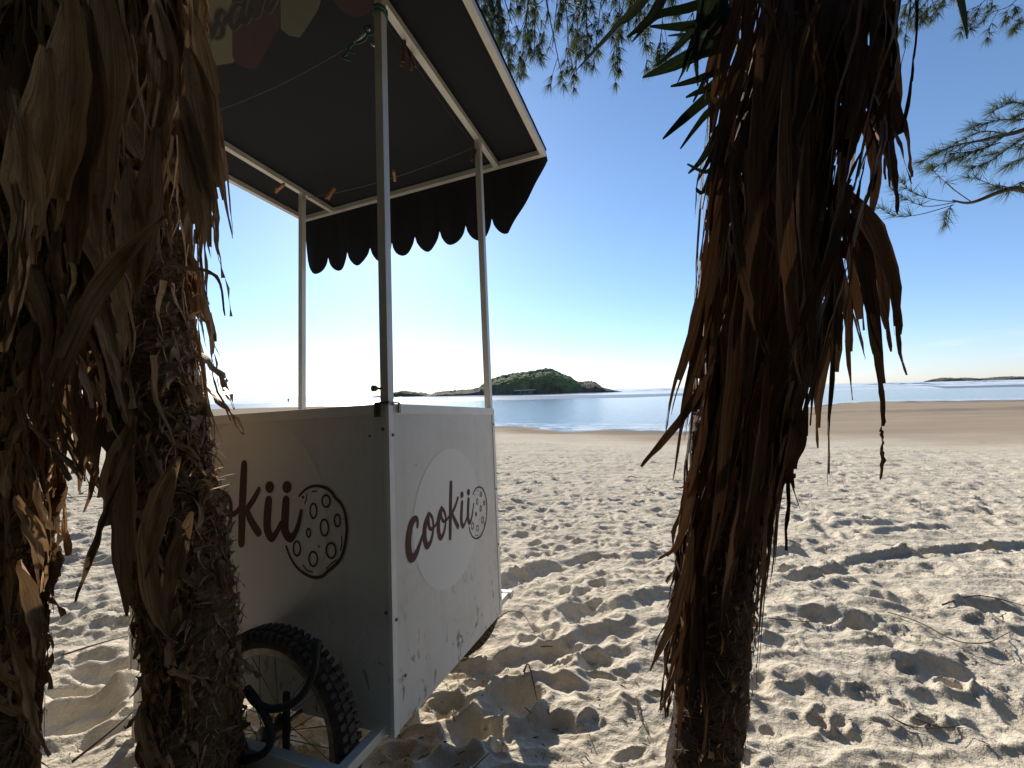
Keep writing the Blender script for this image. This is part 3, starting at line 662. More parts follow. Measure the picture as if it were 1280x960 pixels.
for ch in [o for o in bpy.data.objects if o.parent == wh]:
    c = ch.copy(); C.objects.link(c); c.parent = w2
m = cm(); m.tube([(-0.125, 0.275, -0.742), (CA + .125, .275, -.742)], .0055, 10); m.build('axle', MAT['bolt'], cart)
for uu, s in ((-0.118, 1), (CA + 0.118, 1)):                # black strut beside each wheel
    m = cm(); m.box((uu - .004, .182, -0.80), (uu + .004, .196, -0.615), .0015); m.build('strut', MAT['black'], cart)
# bent black rubber-covered handle hanging in front of the near wheel
hp1 = [onp(x, y, 0, v) for x, y, v in ((395, 803, -.155), (395, 822, -.16), (390, 845, -.165), (378, 868, -.165), (360, 882, -.165), (338, 886, -.165), (322, 880, -.165), (313, 870, -.165), (309, 860, -.16))]
hp2 = [onp(x, y, 0, v) for x, y, v in ((309, 860, -.162), (322, 878, -.17), (334, 900, -.17), (339, 920, -.17), (333, 938, -.17), (315, 948, -.17), (290, 950, -.165), (262, 946, -.155))]
m = cm(); m.tube(catmull(hp1, 6), 0.0075, 10); m.tube(catmull(hp2, 6), 0.0075, 10); e_ = hp1[0]; m.tube([e_ + Vector((0, 0, -.012)), e_, e_ + Vector((0, 0, .004))], [.0095, .0105, .007], 12)
m.build('bent_handle', MAT['black'], cart, True)
# posts
PI_ = 0.0125
def post(u, v, top=CL + .004):
    m = cm(); m.box((u - .0115, v - .0115, -0.02), (u + .0115, v + .0115, top), .0012); return m.build('post', MAT['alu'], cart)
for u in (PI_, CA - PI_):
    for v in (PI_, CB - PI_): post(u, v)
m = cm(); m.box((-.006, -.006, 0.002), (.034, .034, .006)); m.box((-.010, .018, .004), (-.006, .034, -.03)); m.box((.028, -.010, .004), (.036, -.006, -.022)); m.build('post_bracket', MAT['bolt'], cart)
kp = [onp(x, y, 1, PI_) for x, y in ((481, 485.5), (474, 485.5))]
m = cm(); m.tube([Vector((PI_, PI_, kp[0].z)), Vector((PI_, PI_, kp[0].z)) + Vector((-.022, .012, 0))], .003, 8); q = Vector((PI_, PI_, kp[0].z)) + Vector((-.022, .012, 0)); m.tube([q, q + Vector((-.004, .002, 0)), q + Vector((-.010, .006, 0)), q + Vector((-.012, .007, 0))], [.005, .008, .008, .005], 10)
m.build('post_knob', MAT['bolt'], cart, True)
# canopy frame and cloth
E1, E2, E3, EN = 0.187, 0.2025, 0.186, 0.187
bt = 0.011
def beam(a, b):
    a = Vector(a); b = Vector(b); d = (b - a).normalized(); m = cm(); s = Vector((0, 0, 1)); r = d.cross(s)
    m.sweep_rect(a, b, .022, .022, r, s); return m.build('canopy_beam', MAT['alu'], cart)
zb = CL + bt
beam((CA + E1, -E2 + .0111, zb), (CA + E1, CB + E3 - .0111, zb)); beam((-EN, -E2 + .0111, zb), (-EN, CB + E3 - .0111, zb))
beam((-EN - bt, -E2, zb), (CA + E1 + bt, -E2, zb)); beam((-EN - bt, CB + E3, zb), (CA + E1 + bt, CB + E3, zb))
beam((-EN + bt, PI_, zb), (CA + E1 - bt, PI_, zb)); beam((-EN + bt, CB - PI_, zb), (CA + E1 - bt, CB - PI_, zb))
m = cm(); NU, NVv = 26, 30; vs = []; fs = []
U0, U1, V0, V1 = -EN - .014, CA + E1 + .014, -E2 - .014, CB + E3 + .014
for sgn in (0, 1):
    for i in range(NU + 1):
        for j in range(NVv + 1):
            u = lerp(U0, U1, i / NU); v = lerp(V0, V1, j / NVv)
            sag = 0.002 * math.sin(i * 1.1 + j * .3) + (0.05 * math.sin(math.pi * i / NU) * math.sin(math.pi * j / NVv)) * sgn
            vs.append((u, v, CL + .024 + (0.003 + .004 * sgn) + abs(sag)))
nb = (NU + 1) * (NVv + 1)
for i in range(NU):
    for j in range(NVv):
        q = i * (NVv + 1) + j; fs.append((q, q + 1, q + NVv + 2, q + NVv + 1)); fs.append((nb + q, nb + q + NVv + 1, nb + q + NVv + 2, nb + q + 1))
m.add(vs, fs); m.build('canopy_cloth', MAT['cloth'], cart, True)
# scalloped valance hanging from the far edge of the canopy
def valance(P0, dirv, out, length, n, drop, cut=None, name='valance'):
    m = cm(); S = 16; rows = 8; vs = []; fs = []; tot = n * S
    for side in (0, 1):
        for i in range(tot + 1):
            s = i / tot; ph = (i % S) / S; ph = 1.0 if i == tot else ph
            sc = math.sin(math.pi * ph) ** .62 if 0 < ph < 1 else 0
            d = drop - 0.085 * (1 - sc)
            if cut: d = min(d, cut(s * length))
            for j in range(rows + 1):
                t = j / rows; wv = 0.007 * t * math.sin(s * 31) + 0.004 * t * math.sin(s * 83 + 1) + .02 * t * t
                p = Vector(P0) + Vector(dirv) * (s * length) + Vector(out) * (wv + 0.0015 * side) + Vector((0, 0, -d * t))
                vs.append(p)
    nb = (tot + 1) * (rows + 1)
    for i in range(tot):
        for j in range(rows):
            q = i * (rows + 1) + j; fs.append((q, q + 1, q + rows + 2, q + rows + 1)); fs.append((nb + q, nb + q + rows + 1, nb + q + rows + 2, nb + q + 1))
    m.add(vs, fs); return m.build(name, MAT['cloth'], cart, True)
VL = CB + E2 + E3 + .02
def cutE(s): return 0.03 + 1.5 * s if s < .2 else 9
valance((CA + E1 + .0135, -E2 - .01, CL + .028), (0, 1, 0), (1, 0, 0), VL, 10, 0.325, cutE)
# prints ------------------------------------------------
def ribbon(mb, pts, rad, plane, lift, sub=5):
    # pts: cart-local points on a panel; rad: radii; plane: (axis, sign) ; builds a flat round-ended stroke proud of the panel
    ax, sg = plane; P = catmull(pts, sub); n = len(P)
    R2 = [float(np.interp(i / (n - 1), np.linspace(0, 1, len(rad)), rad)) for i in range(n)] if len(rad) > 1 else [rad[0]] * n
    nrm = Vector((0, 0, 0)); nrm[ax] = sg
    L_, Rr = [], []
    for i, p in enumerate(P):
        t = P[min(i+1, n-1)] - P[max(i-1, 0)]; t = t.normalized() if t.length > 1e-9 else Vector((0, 0, 1))
        s = nrm.cross(t); L_.append(p + s * R2[i]); Rr.append(p - s * R2[i])
    lf = nrm * lift
    for i in range(n - 1): mb.add([L_[i] + lf, Rr[i] + lf, Rr[i+1] + lf, L_[i+1] + lf], [(0, 1, 2, 3)])
    for q in range(0, n):
        if q in (0, n - 1) or R2[q] > .004:
            disc(mb, P[q], R2[q], plane, lift + 0.00002 * (1 + q % 5), 12)
def disc(mb, c, r, plane, lift, n=20, ry=None, uaxis=None):
    ax, sg = plane; a1 = 1 if ax == 0 else 0; a2 = 2 if ax != 2 else 1
    vs = []
    for k in range(n):
        a = 2 * math.pi * k / n; v = Vector(c); v[a1] += r * math.cos(a); v[a2] += (ry or r) * math.sin(a); v[ax] += sg * lift; vs.append(v)
    mb.add(vs, [tuple(range(n))])
def loop_stroke(mb, c, rx, ry, r, plane, lift, n=20):
    ax, sg = plane; a1 = 1 if ax == 0 else 0; a2 = 2
    vs = []
    for k in range(n):
        a = 2 * math.pi * k / n
        for q in (-r, r):
            v = Vector(c); v[a1] += (rx + q) * math.cos(a); v[a2] += (ry + q) * math.sin(a); v[ax] += sg * lift; vs.append(v)
    mb.add(vs, [(2*k, 2*k+1, 2*((k+1) % n)+1, 2*((k+1) % n)) for k in range(n)])
# right-hand (v=0) panel: axis 1, facing -v. tracing crop: origin (500,590) scale 8
PB = (1, -1)
def tb(pts): return [onp(500 + x / 8, 590 + y / 8, 1, 0) for x, y in pts]
WORD_B = [([(172, 545), (172, 490), (152, 465), (115, 510), (92, 600), (82, 700), (88, 800), (108, 858), (142, 845), (178, 770), (208, 680), (240, 590)], [.005, .006, .010, .0115, .012, .0115, .010, .006, .004]),
 ([(285, 420), (256, 500), (242, 590), (246, 680), (266, 740), (296, 712), (320, 640), (330, 550), (324, 470), (298, 425), (278, 428)], [.006, .0095, .010, .009, .006, .0045, .005, .006]),
 ([(282, 470), (286, 540), (308, 570), (342, 545), (378, 490)], [.006, .006, .0045, .004]),
 ([(412, 360), (390, 430), (380, 520), (384, 600), (402, 658), (430, 622), (450, 545), (455, 460), (440, 395), (415, 362)], [.006, .009, .0095, .0085, .006, .0045, .005, .006]),
 ([(408, 390), (410, 450), (432, 492), (462, 480), (498, 430)], [.006, .006, .0045, .004]),
 ([(507, 112), (504, 250), (502, 400), (500, 550), (499, 658)], [.0085, .009, .009, .009, .008]),
 ([(577, 258), (552, 335), (515, 420)], [.005, .006, .006]), ([(518, 415), (545, 480), (576, 545)], [.006, .0075, .0085]),
 ([(618, 305), (612, 420), (613, 500), (627, 545), (650, 505), (672, 440)], [.008, .0085, .0085, .007, .0045, .004]),
 ([(683, 275), (678, 380), (679, 470), (693, 508), (715, 450), (735, 318)], [.008, .0085, .0085, .007, .0045, .0035])]
m = cm()
for pts, rad in WORD_B: ribbon(m, tb(pts), rad, PB, .0012)
for x, y in ((617, 228), (682, 202)): disc(m, tb([(x, y)])[0], .0105, PB, .0014)
m.build('lettering', MAT['print'], cart)
m = cm()
ribbon(m, tb([(727, 222), (755, 168), (790, 150), (825, 168), (850, 222), (864, 300), (866, 400), (858, 490), (835, 580), (800, 645), (760, 665), (725, 648), (702, 605), (688, 552)]), [.0026], PB, .0012)
for x, y, rx, ry in ((808, 223, .0062, .0072), (770, 297, .0066, .0095), (805, 365, .0062, .009), (840, 310, .0045, .007), (825, 478, .008, .0095), (773, 562, .008, .009), (723, 540, .008, .0105), (758, 422, .004, .006)):
    loop_stroke(m, tb([(x, y)])[0], rx, ry, .0017, PB, .0013)
disc(m, tb([(792, 477)])[0], .002, PB, .0013); disc(m, tb([(758, 422)])[0], .0035, PB, .0014)
for pts in ([(765, 190), (780, 186)], [(742, 235), (750, 215)], [(745, 625), (760, 638), (775, 632)], [(835, 540), (848, 505)]): ribbon(m, tb(pts), [.0012], PB, .0012, 3)
m.build('cookie_drawing', MAT['print'], cart)
c_ = onp(563.5, 645, 1, 0); m = cm(); disc(m, c_, .198, PB, .0006, 64); m.build('pale_disc', MAT['disc'], cart)
# left-hand (u=0) panel: axis 0, facing -u
PA = (0, -1)
def ta(pts): return [onp(270 + x / 8, 570 + y / 8, 0, 0) for x, y in pts]
def tc(pts): return [onp(340 + x / 6.857, 590 + y / 6.857, 0, 0) for x, y in pts]
WORD_A = [([(285, 82), (277, 250), (268, 450), (261, 700), (257, 868)], [.0115, .0135, .0135, .0135, .0125]), ([(432, 332), (385, 425), (310, 535)], [.0068, .009, .009]),
 ([(305, 530), (355, 650), (425, 762)], [.009, .0115, .012]), ([(530, 442), (517, 580), (517, 730), (556, 818), (602, 772), (655, 670)], [.0125, .0135, .0135, .011, .008, .007]),
 ([(704, 442), (694, 600), (692, 740), (740, 822), (790, 775), (828, 680), (856, 548)], [.0125, .0135, .0135, .011, .008, .007, .0055]),
 ([(95, 420), (76, 500), (125, 578), (190, 575), (245, 515)], [.007, .008, .008, .007]), ([(70, 372), (118, 405), (148, 470), (152, 590), (128, 710), (75, 790), (30, 740), (10, 600), (20, 460), (60, 380)], [.009, .007, .007, .007, .009, .013, .014, .012])]
m = cm()
for pts, rad in WORD_A: ribbon(m, ta(pts), rad, PA, .0012)
for x, y in ((540, 310), (713, 310)): disc(m, ta([(x, y)])[0], .0158, PA, .0014)
# hidden first letters: copied from the other panel's word at this word's scale
k0b = tb([(507, 112)])[0]; k1b = tb([(499, 658)])[0]; k0a = ta([(285, 82)])[0]; k1a = ta([(257, 868)])[0]
sc_ = (k0a.z - k1a.z) / (k0b.z - k1b.z)
for pts, rad in WORD_B[:3]:
    q = [Vector((0, k0a.y - (p.x - k0b.x) * sc_, k0a.z + (p.z - k0b.z) * sc_)) for p in tb(pts)]; ribbon(m, q, [r * sc_ for r in rad], PA, .0012)
m.build('lettering', MAT['print'], cart)
m = cm()
ribbon(m, tc([(235, 205), (290, 150), (350, 122), (420, 122), (480, 145), (520, 180), (545, 220), (590, 265), (625, 340), (640, 430), (642, 520), (625, 640), (590, 740), (540, 800), (480, 850), (430, 893), (370, 903), (300, 880), (220, 820), (160, 730), (125, 635)]), [.003, .0042, .0042, .0042, .0042, .0038, .0032], PA, .0012)
VS = 1 / 6.857 / 330
for x, y, rx, ry in ((466, 248, 29, 33), (358, 332, 25, 41), (452, 475, 29, 45), (562, 415, 20, 33), (509, 672, 34, 41), (356, 744, 31, 40), (216, 655, 27, 41), (316, 520, 15, 23)):
    loop_stroke(m, tc([(x, y)])[0], rx * VS, ry * VS, .0026, PA, .0013, 24)
disc(m, tc([(404, 637)])[0], .0032, PA, .0013); disc(m, tc([(268, 215)])[0], .004, PA, .0013)
for pts in ([(345, 168), (365, 163), (388, 164)], [(300, 185), (298, 230), (282, 270)], [(600, 550), (602, 610), (590, 670)], [(560, 750), (510, 785), (468, 828)], [(268, 795), (300, 840), (350, 855)]): ribbon(m, tc(pts), [.0016], PA, .0012, 4)
m.build('cookie_drawing', MAT['print'], cart)
c_ = onp(312, 648, 0, 0); m = cm(); disc(m, c_, .272, PA, .0006, 72); m.build('pale_disc', MAT['disc'], cart)
# print on the canopy's underside, tracing crop origin (250,0) scale 10.667
UW = CL + .0268
def tu(pts): return [onp(250 + x / 10.667, y / 10.667, 2, UW) for x, y in pts]
def poly(pts, lift, name, mat_, smooth_n=0):
    P = tu(pts); P = catmull(P + [P[0]], smooth_n)[:-1] if smooth_n else P
    m = cm(); n = len(P); lf = Vector((0, 0, -lift)); m.add([p + lf for p in P], [tuple(range(n))]); return m.build(name, mat_, cart)
poly([(-900, -500), (-900, 700), (-300, 940), (20, 900), (150, 880), (430, 840), (600, 700), (500, -300), (0, -900)], .0004, 'cream_print', MAT['cream'])
poly([(1075, -500), (1075, 380), (1180, 470), (1330, 500), (1400, 400), (1580, 120), (1640, -120), (1640, -500)], .0005, 'ice_lolly_print', MAT['olive'])
poly([(425, -500), (430, 350), (430, 740), (470, 830), (560, 890), (640, 912), (740, 912), (790, 840), (900, 650), (1000, 460), (1062, 350), (1075, 0), (1075, -500)], .0008, 'ice_lolly_print', MAT['maroon'])
m = cm(); c2_ = tu([(2030, -40)])[0]; disc(m, c2_, .055, (2, -1), .0006, 32); m.build('round_print', MAT['maroon'], cart)
SW = [[(60, 285), (110, 290), (115, 340), (98, 400)], [(318, 175), (298, 140), (250, 175), (228, 250), (265, 310), (302, 360), (296, 440), (262, 490), (218, 505)], [(148, 508), (185, 400), (235, 250)], [(310, 330), (345, 265), (390, 195)],
      [(560, 60), (500, 55), (450, 110), (415, 210), (410, 300), (440, 375), (490, 330), (540, 220), (580, 90), (605, 0)], [(600, 20), (575, 160), (560, 270), (590, 300), (640, 230), (690, 90), (710, 0)],
      [(700, 0), (665, 130), (645, 190)], [(790, -100), (760, 20), (730, 120), (718, 220), (760, 200), (800, 110), (840, -40)], [(930, -100), (905, 20), (885, 120), (915, 135), (960, 70), (1010, -20)]]
m = cm(); m2 = cm()
for st in SW:
    P = tu(st); ribbon(m2, P, [.0085], (2, -1), .0012, 4); ribbon(m, P, [.003, .0058, .0058, .0035], (2, -1), .0022, 4)
m2.build('lettering_outline', simple('outline_print', (0.055, 0.043, 0.034), 0.8), cart); m.build('lettering', simple('dark_print', (0.008, 0.004, 0.003), 0.8), cart)

# ------------------------------------------------------------------ things hung under the canopy (world-space things of their own)
def loc2w(p): return CT + CW @ Vector(p)
def pegline(name, a, b, sag, r, label, cat, mat_):
    P = [loc2w(Vector(a).lerp(Vector(b), t / 20) - Vector((0, 0, sag * 4 * (t / 20) * (1 - t / 20)))) for t in range(21)]
    m = MB(-P[0]); m.tube(P, r, 6); o = m.build(name, mat_, None, True); o.location = P[0]; return tag(o, label, cat)
ctopA = Vector((PI_ + .012, PI_ + .014, CL - .055)); ctopB = Vector((CA - PI_ - .012, PI_ + .012, CL - .03)); ctopD = Vector((CA - PI_ - .012, CB - PI_ - .012, CL - .03)); ctopC = Vector((PI_ + .012, CB - PI_ - .012, CL - .06))
pegline('cord', ctopA + Vector((.0, .09, -.02)), ctopC, .035, .0012, 'thin cord stretched under the canopy from the near post towards the palm', 'cord', MAT['cord'])
pegline('cord', ctopB, ctopD, .03, .0014, 'thin cord stretched under the canopy between the two far posts', 'cord', MAT['cord'])
pegline('cable', (PI_ + .014, PI_ + .014, CL - .012), (CA - PI_ - .014, PI_ + .014, CL - .02), .012, .0016, 'dark cable running along the canopy beam between near post and right post', 'cable', MAT['black'])
# green cord knotted round the post with a small steel hook
kb = loc2w(ctopA)
m = MB(-kb); loop = []
for k in range(40):
    a = k * 0.55; loop.append(loc2w(Vector((PI_, PI_, CL - .02 - .0012 * k)) + Vector((math.cos(a), math.sin(a), 0)) * .0185)) if k < 24 else None
m.tube(loop, .0026, 6)
m.tube(catmull([loc2w(ctopA + Vector(v)) for v in ((0, 0, .01), (.004, .03, -.01), (-.006, .045, .006), (0, .03, .012), (.004, .05, -.018), (0, .09, -.02), (-.004, .1, -.035), (.002, .085, -.045))], 5), .003, 6)
m.tube(catmull([loc2w(ctopA + Vector(v)) for v in ((0, .095, -.02), (.008, .115, -.03), (-.004, .12, -.05), (.004, .10, -.06))], 5), .003, 6)
o = m.build('green_cord', MAT['green_cord'], None, True); o.location = kb; tag(o, 'dark green cord knotted round the top of the near post', 'cord')
hk = loc2w(ctopA + Vector((0, .035, 0))); m = MB(-hk); m.tube(catmull([loc2w(ctopA + Vector(v)) for v in ((0, .03, .004), (0, .05, -.006), (0, .085, -.018))], 4), .0032, 8)
m.tube(catmull([loc2w(ctopA + Vector(v)) for v in ((.0, .02, -.01), (.0, .012, -.035), (.006, .02, -.045), (.004, .03, -.035))], 4), .003, 8)
o = m.build('steel_hook', MAT['steel'], None, True); o.location = hk; tag(o, 'small bright steel hook tied to the green cord by the near post', 'hook')
def peg(px, py, axis, val, ang, dirn, label, mat_, ln=.066, opx=0):
    c = loc2w(onp(px, py, axis, val)); root = empty('clothes_peg', c); tag(root, label, 'clothes peg', 'wooden pegs clipped under the canopy')
    root.rotation_euler = (ang[0], ang[1], ang[2])
    for s in (-1, 1):
        m = MB(); t0 = .0035; vs = []
        for z, o0, th in ((ln * .5, .0025, .004), (ln * .1, .0012, .005), (-ln * .15, .0012, .005), (-ln * .5, .0075, .0035)):
            vs += [(-.005, s * o0, z), (.005, s * o0, z), (.005, s * (o0 + th), z), (-.005, s * (o0 + th), z)]
        fs = [(0,1,2,3), (12,15,14,13)] + [(4*i+k, 4*i+4+k, 4*i+4+(k+1) % 4, 4*i+(k+1) % 4) for i in range(3) for k in range(4)]
        m.add(vs, fs); m.build('peg_half', mat_, root)
    m = MB(); m.tube([(-.0065, 0, 0), (.0065, 0, 0)], .0028, 8); m.tube([(-.006, 0, 0), (-.0062, .008, .006), (.0062, .008, .006), (.006, 0, 0)], .0009, 5); m.build('spring', MAT['bolt'], root)
    return root
peg(504, 66, 1, PI_ + .016, (R_(4), R_(6), R_(25)), 0, 'left of two dark brown pegs hanging together near the top of the near post', MAT['wood_dark'])
peg(514, 72, 1, PI_ + .016, (R_(-6), R_(-8), R_(60)), 0, 'right of two dark brown pegs hanging together near the top of the near post', MAT['wood_dark'])
peg(413.5, 242, 0, CA - PI_ - .012, (R_(10), R_(50), R_(-10)), 0, 'tan peg hanging slanted on the cord just right of the left post', MAT['wood'])
peg(350, 234.5, 0, CA * .75, (R_(70), R_(15), R_(60)), 0, 'orange-brown peg clipped on the left canopy beam', MAT['wood'], .06)
peg(493, 219, 0, CA - PI_ - .012, (R_(84), R_(5), R_(10)), 0, 'tan peg lying along the cord behind the near post', MAT['wood'], .06)
peg(592, 194, 0, CA - PI_ - .012, (R_(5), R_(20), R_(20)), 0, 'small dark peg beside the top of the right post', MAT['wood_dark'], .045)

# ------------------------------------------------------------------ palms / yuccas with skirts of dead leaves
def leaf(name, path, widths, side0, mat_, parent, off, fold=0.35, twist=0.0, crumple=0.0, seed=0, cols=5, sub=3, torn=True):
    rl_ = random.Random(seed * 31 + len(path)); rl = [rl_.uniform(.45, 1.25) for _ in range(cols)]; rl[cols // 2] = 9
    P = catmull(path, sub); n = len(P); vs = []; fs = []; uv = []; L_ = sum((P[i+1] - P[i]).length for i in range(n - 1)) or 1; acc = 0
    side = Vector(side0)
    for i, p in enumerate(P):
        t = (P[min(i+1, n-1)] - P[max(i-1, 0)]).normalized()
        side = side - t * side.dot(t); side = side.normalized() if side.length > 1e-5 else t.orthogonal().normalized()
        f = i / (n - 1); w_ = float(np.interp(f, np.linspace(0, 1, len(widths)), widths))
        sd = Matrix.Rotation(twist / (n - 1), 3, t) @ side; side = sd; nr = t.cross(sd)
        if i: acc += (p - P[i-1]).length
        for k in range(cols + 1):
            q = k / cols * 2 - 1
            cr = crumple * (noise.noise(Vector((q * 1.7 + seed, f * 7, seed * 3.1))) * 1.0 + 0.5 * noise.noise(Vector((q * 4 + seed, f * 19, seed))))
            ed = 1 + 0.22 * crumple * 20 * noise.noise(Vector((seed, f * 9, q * 5))) if abs(q) == 1 else 1
            v = p + sd * (q * w_ / 2 * ed) + nr * (abs(q) * w_ * fold + cr)
            vs.append(v - off); uv.append((q * 0.5 + 0.5, acc))
    c1 = cols + 1
    for i in range(n - 1):
        for k in range(cols):
            if crumple > 0 and cols >= 4 and max(widths) > .022:                      # torn, split tips and nicked edges
                f = i / (n - 1); q = rl[k]
                if f > q: continue
                if torn and k in (0, cols - 1) and noise.noise(Vector((seed * 1.3, i * .9, k))) > .32: continue
            a = i * c1 + k; fs.append((a, a + 1, a + c1 + 1, a + c1))
    return meshobj(name, vs, fs, mat_, parent, uv, True)
def spine(pts, depths):
    P = [at(x, y, d) for (x, y), d in zip(pts, depths)]; P.sort(key=lambda p: p.z); return P
def on_spine(S, z):
    if z <= S[0].z: a, b = S[0], S[1]
    else:
        for a, b in zip(S[:-1], S[1:]):
            if z <= b.z: break
    t = (z - a.z) / (b.z - a.z); return a.lerp(b, t)
def make_trunk(S, radf, mat_, root, seed, rings=34, amp=0.006, ztop=2.35, zbot=-0.15):
    n = 420; NC = 40; vs = []; fs = []; uv = []
    for i in range(n + 1):
        z = lerp(zbot, ztop, i / n); c = on_spine(S, z); r = radf(z)
        for k in range(NC):
            a = 2 * math.pi * k / NC
            scale_ = ((z * rings + 0.5 * math.sin(a * 2 + seed) + .8 * noise.noise(Vector((math.cos(a), math.sin(a), z * 3 + seed)))) % 1.0)
            d = amp * (0.9 - scale_) + 0.35 * amp * noise.noise(Vector((math.cos(a) * 6, math.sin(a) * 6, z * 60 + seed))) + amp * noise.noise(Vector((math.cos(a) * 1.5, math.sin(a) * 1.5, z * 6 + seed)))
            vs.append(Vector((c.x + (r + d) * math.cos(a), c.y + (r + d) * math.sin(a), z)) - root.location); uv.append((k / NC, z))
    for i in range(n):
        for k in range(NC): fs.append((i * NC + k, i * NC + (k+1) % NC, (i+1) * NC + (k+1) % NC, (i+1) * NC + k))
    return meshobj('trunk', vs, fs, mat_, root, uv, False)
def hang_leaf(root, S, z0, phi, L_, r0, r1f, width, mat_, sway, seed, crumple, flip=0, tipout=0.0, name='dead_leaf', fold=.3, droop=1.0, zmin=0.03):
    rn = random.Random(seed); pts = []; n = 8; ca, sa = math.cos(phi), math.sin(phi); rt = rn.uniform(.55, 1.0)
    for i in range(n + 1):
        s = i / n; z = z0 + 0.02 * math.sin(min(1, s * 5) * math.pi) - L_ * s * droop; z = max(z, zmin + .01 * i)
        c = on_spine(S, z); r = lerp(r0, r1f(z, phi) * rt, sstep(0, .45, np.float64(s)) ** .8) + tipout * s ** 2 + 0.008 * math.sin(s * 9 + seed)
        tg = sway * s ** 1.4 + 0.012 * math.sin(s * 7 + seed * 1.7)
        pts.append(Vector((c.x + ca * r - sa * tg, c.y + sa * r + ca * tg, z)))
    side0 = Vector((-sa, ca, rn.uniform(-.3, .3)))
    ws = [width * .22, width * .7, width, width * .95, width * .85, width * .65, width * .45, width * .22, .003]
    return leaf(name, pts, ws, side0, mat_, root, root.location, fold * rn.uniform(-.7, 1.2), rn.uniform(-1, 1) * (1.2 if crumple < .01 else 2.4), crumple, seed % 97, sub=3)
def crown(root, S, z0, count, mat_, seed, L0=.35, L1=.6, w=.045):
    rn = random.Random(seed); c = on_spine(S, z0)
    for k in range(count):
        phi = k * 2.399 + rn.uniform(-.2, .2); el = lerp(-.35, 1.25, k / count) + rn.uniform(-.1, .1); L_ = rn.uniform(L0, L1)
        d = Vector((math.cos(phi) * math.cos(el), math.sin(phi) * math.cos(el), math.sin(el))); b = c + Vector((0, 0, .25 * k / count)) + Vector((d.x, d.y, 0)) * .05
        pts = [b + d * L_ * s - Vector((0, 0, .12 * L_ * s * s)) for s in (0, .25, .5, .75, 1)]
        leaf('green_leaf', pts, [w * .6, w, w * .95, w * .6, .003], Vector((-math.sin(phi), math.cos(phi), 0)), mat_, root, root.location, .25, 0, 0, k, cols=2, sub=2)

def shreds(root, S, count, z0, z1, rf, mat_, seed, ln, wd):      # narrow torn strips between the big leaves, too many to pick apart
    rn = random.Random(seed); mb = MB(-root.location)
    for k in range(count):
        z = rn.uniform(z0, z1); phi = rn.uniform(0, 6.283); L_ = min(rn.uniform(*ln), z - .3); w_ = rn.uniform(*wd); n = 7; vs = []; fs = []; out = rn.uniform(0, .014); sw = rn.uniform(-.05, .05); tw = rn.uniform(-2, 2)
        for i in range(n + 1):
            t = i / n; zz = z - L_ * t; c = on_spine(S, zz); r = rf(zz, phi) * rn.uniform(.97, 1.01) + out * t * t
            ph = phi + sw * t / max(r, .05) + .05 * math.sin(t * 8 + k); p = Vector((c.x + r * math.cos(ph), c.y + r * math.sin(ph), zz)); a_ = tw * t
            sd = (Vector((-math.sin(ph), math.cos(ph), 0)) * math.cos(a_) + Vector((math.cos(ph), math.sin(ph), 0)) * math.sin(a_)) * (w_ * (1 - t ** 2) + .0005) * .5
            vs += [p - sd, p + sd]
        for i in range(n): fs.append((2*i, 2*i+1, 2*i+3, 2*i+2))
        mb.add(vs, fs, [(q % 2 * .2 + k * .37, q * .04 + k) for q in range(len(vs))])
    tag(mb.build('leaf_shreds', MAT[mat_], root), kind='stuff')
# --- right-hand yucca
DR = 0.95
SR = spine([(862, 1130), (873, 1010), (884, 900), (897, 750), (914, 600), (943, 450), (965, 300), (990, 150), (1010, 0), (1020, -150), (1030, -320)], [DR] * 11)
yr = empty('yucca_tree', (SR[0].x, SR[0].y, 0)); tag(yr, 'dark reddish yucca trunk on the right with a long skirt of narrow dead leaves', 'tree')
radR = lambda z: 0.074 - 0.012 * min(1, max(0, z)) 
make_trunk(SR, radR, MAT['trunk_r'], yr, 2.0, 17, .0065)
def r1R(z, phi):
    prof = float(np.interp(z, [0.2, 0.45, 0.75, 1.0, 1.3, 1.6, 1.9, 2.3], [.080, .084, .092, .116, .155, .178, .19, .195]))
    return prof
rn = random.Random(21)
for k in range(225):
    f = k / 225; z0 = lerp(2.25, .98, f ** 0.9) + rn.uniform(-.05, .05); phi = k * 2.399 + rn.uniform(-.3, .3)
    L_ = rn.uniform(.42, .85); L_ = min(L_, z0 - rn.uniform(.42, .75))
    front = math.sin(phi) < 0
    hang_leaf(yr, SR, z0, phi, L_, .072, r1R, rn.uniform(.022, .044), MAT['leaf_r'], rn.uniform(-.03, .03), 1000 + k, .007, tipout=rn.uniform(-.02, .012) if rn.random() < .88 else rn.uniform(.02, .05))
# lower leaves that run down the left side of the trunk
for k in range(34):
    z0 = rn.uniform(.62, 1.0); phi = math.pi + rn.uniform(-.9, .95); L_ = min(rn.uniform(.3, .6), z0 - rn.uniform(.12, .3))
    hang_leaf(yr, SR, z0, phi, L_, .072, lambda z, p: .088 + .02 * rn.random(), rn.uniform(.012, .028), MAT['leaf_r'], rn.uniform(-.03, .03), 3000 + k, .008, tipout=rn.uniform(-.005, .03))
def traced(root, pts, wpx, d, mat_, name='dead_leaf', fold=.25, crumple=.004, seed=1, side=(1, 0.25, 0), dz=0.0, twist=0):
    wpx = list(wpx); wpx[0] = wpx[0] * (.3 if name == 'dead_leaf' and wpx[0] > 8 else 1)
    n = len(pts); dd = d if isinstance(d, (list, tuple)) else [d] * n; P = [at(x, y, q) for (x, y), q in zip(pts, dd)]
    return leaf(name, P, [max(w_, 1.2) / FPX * (sum(dd) / n) for w_ in wpx], side, mat_, root, root.location, fold, twist, crumple, seed, sub=4, torn=False)
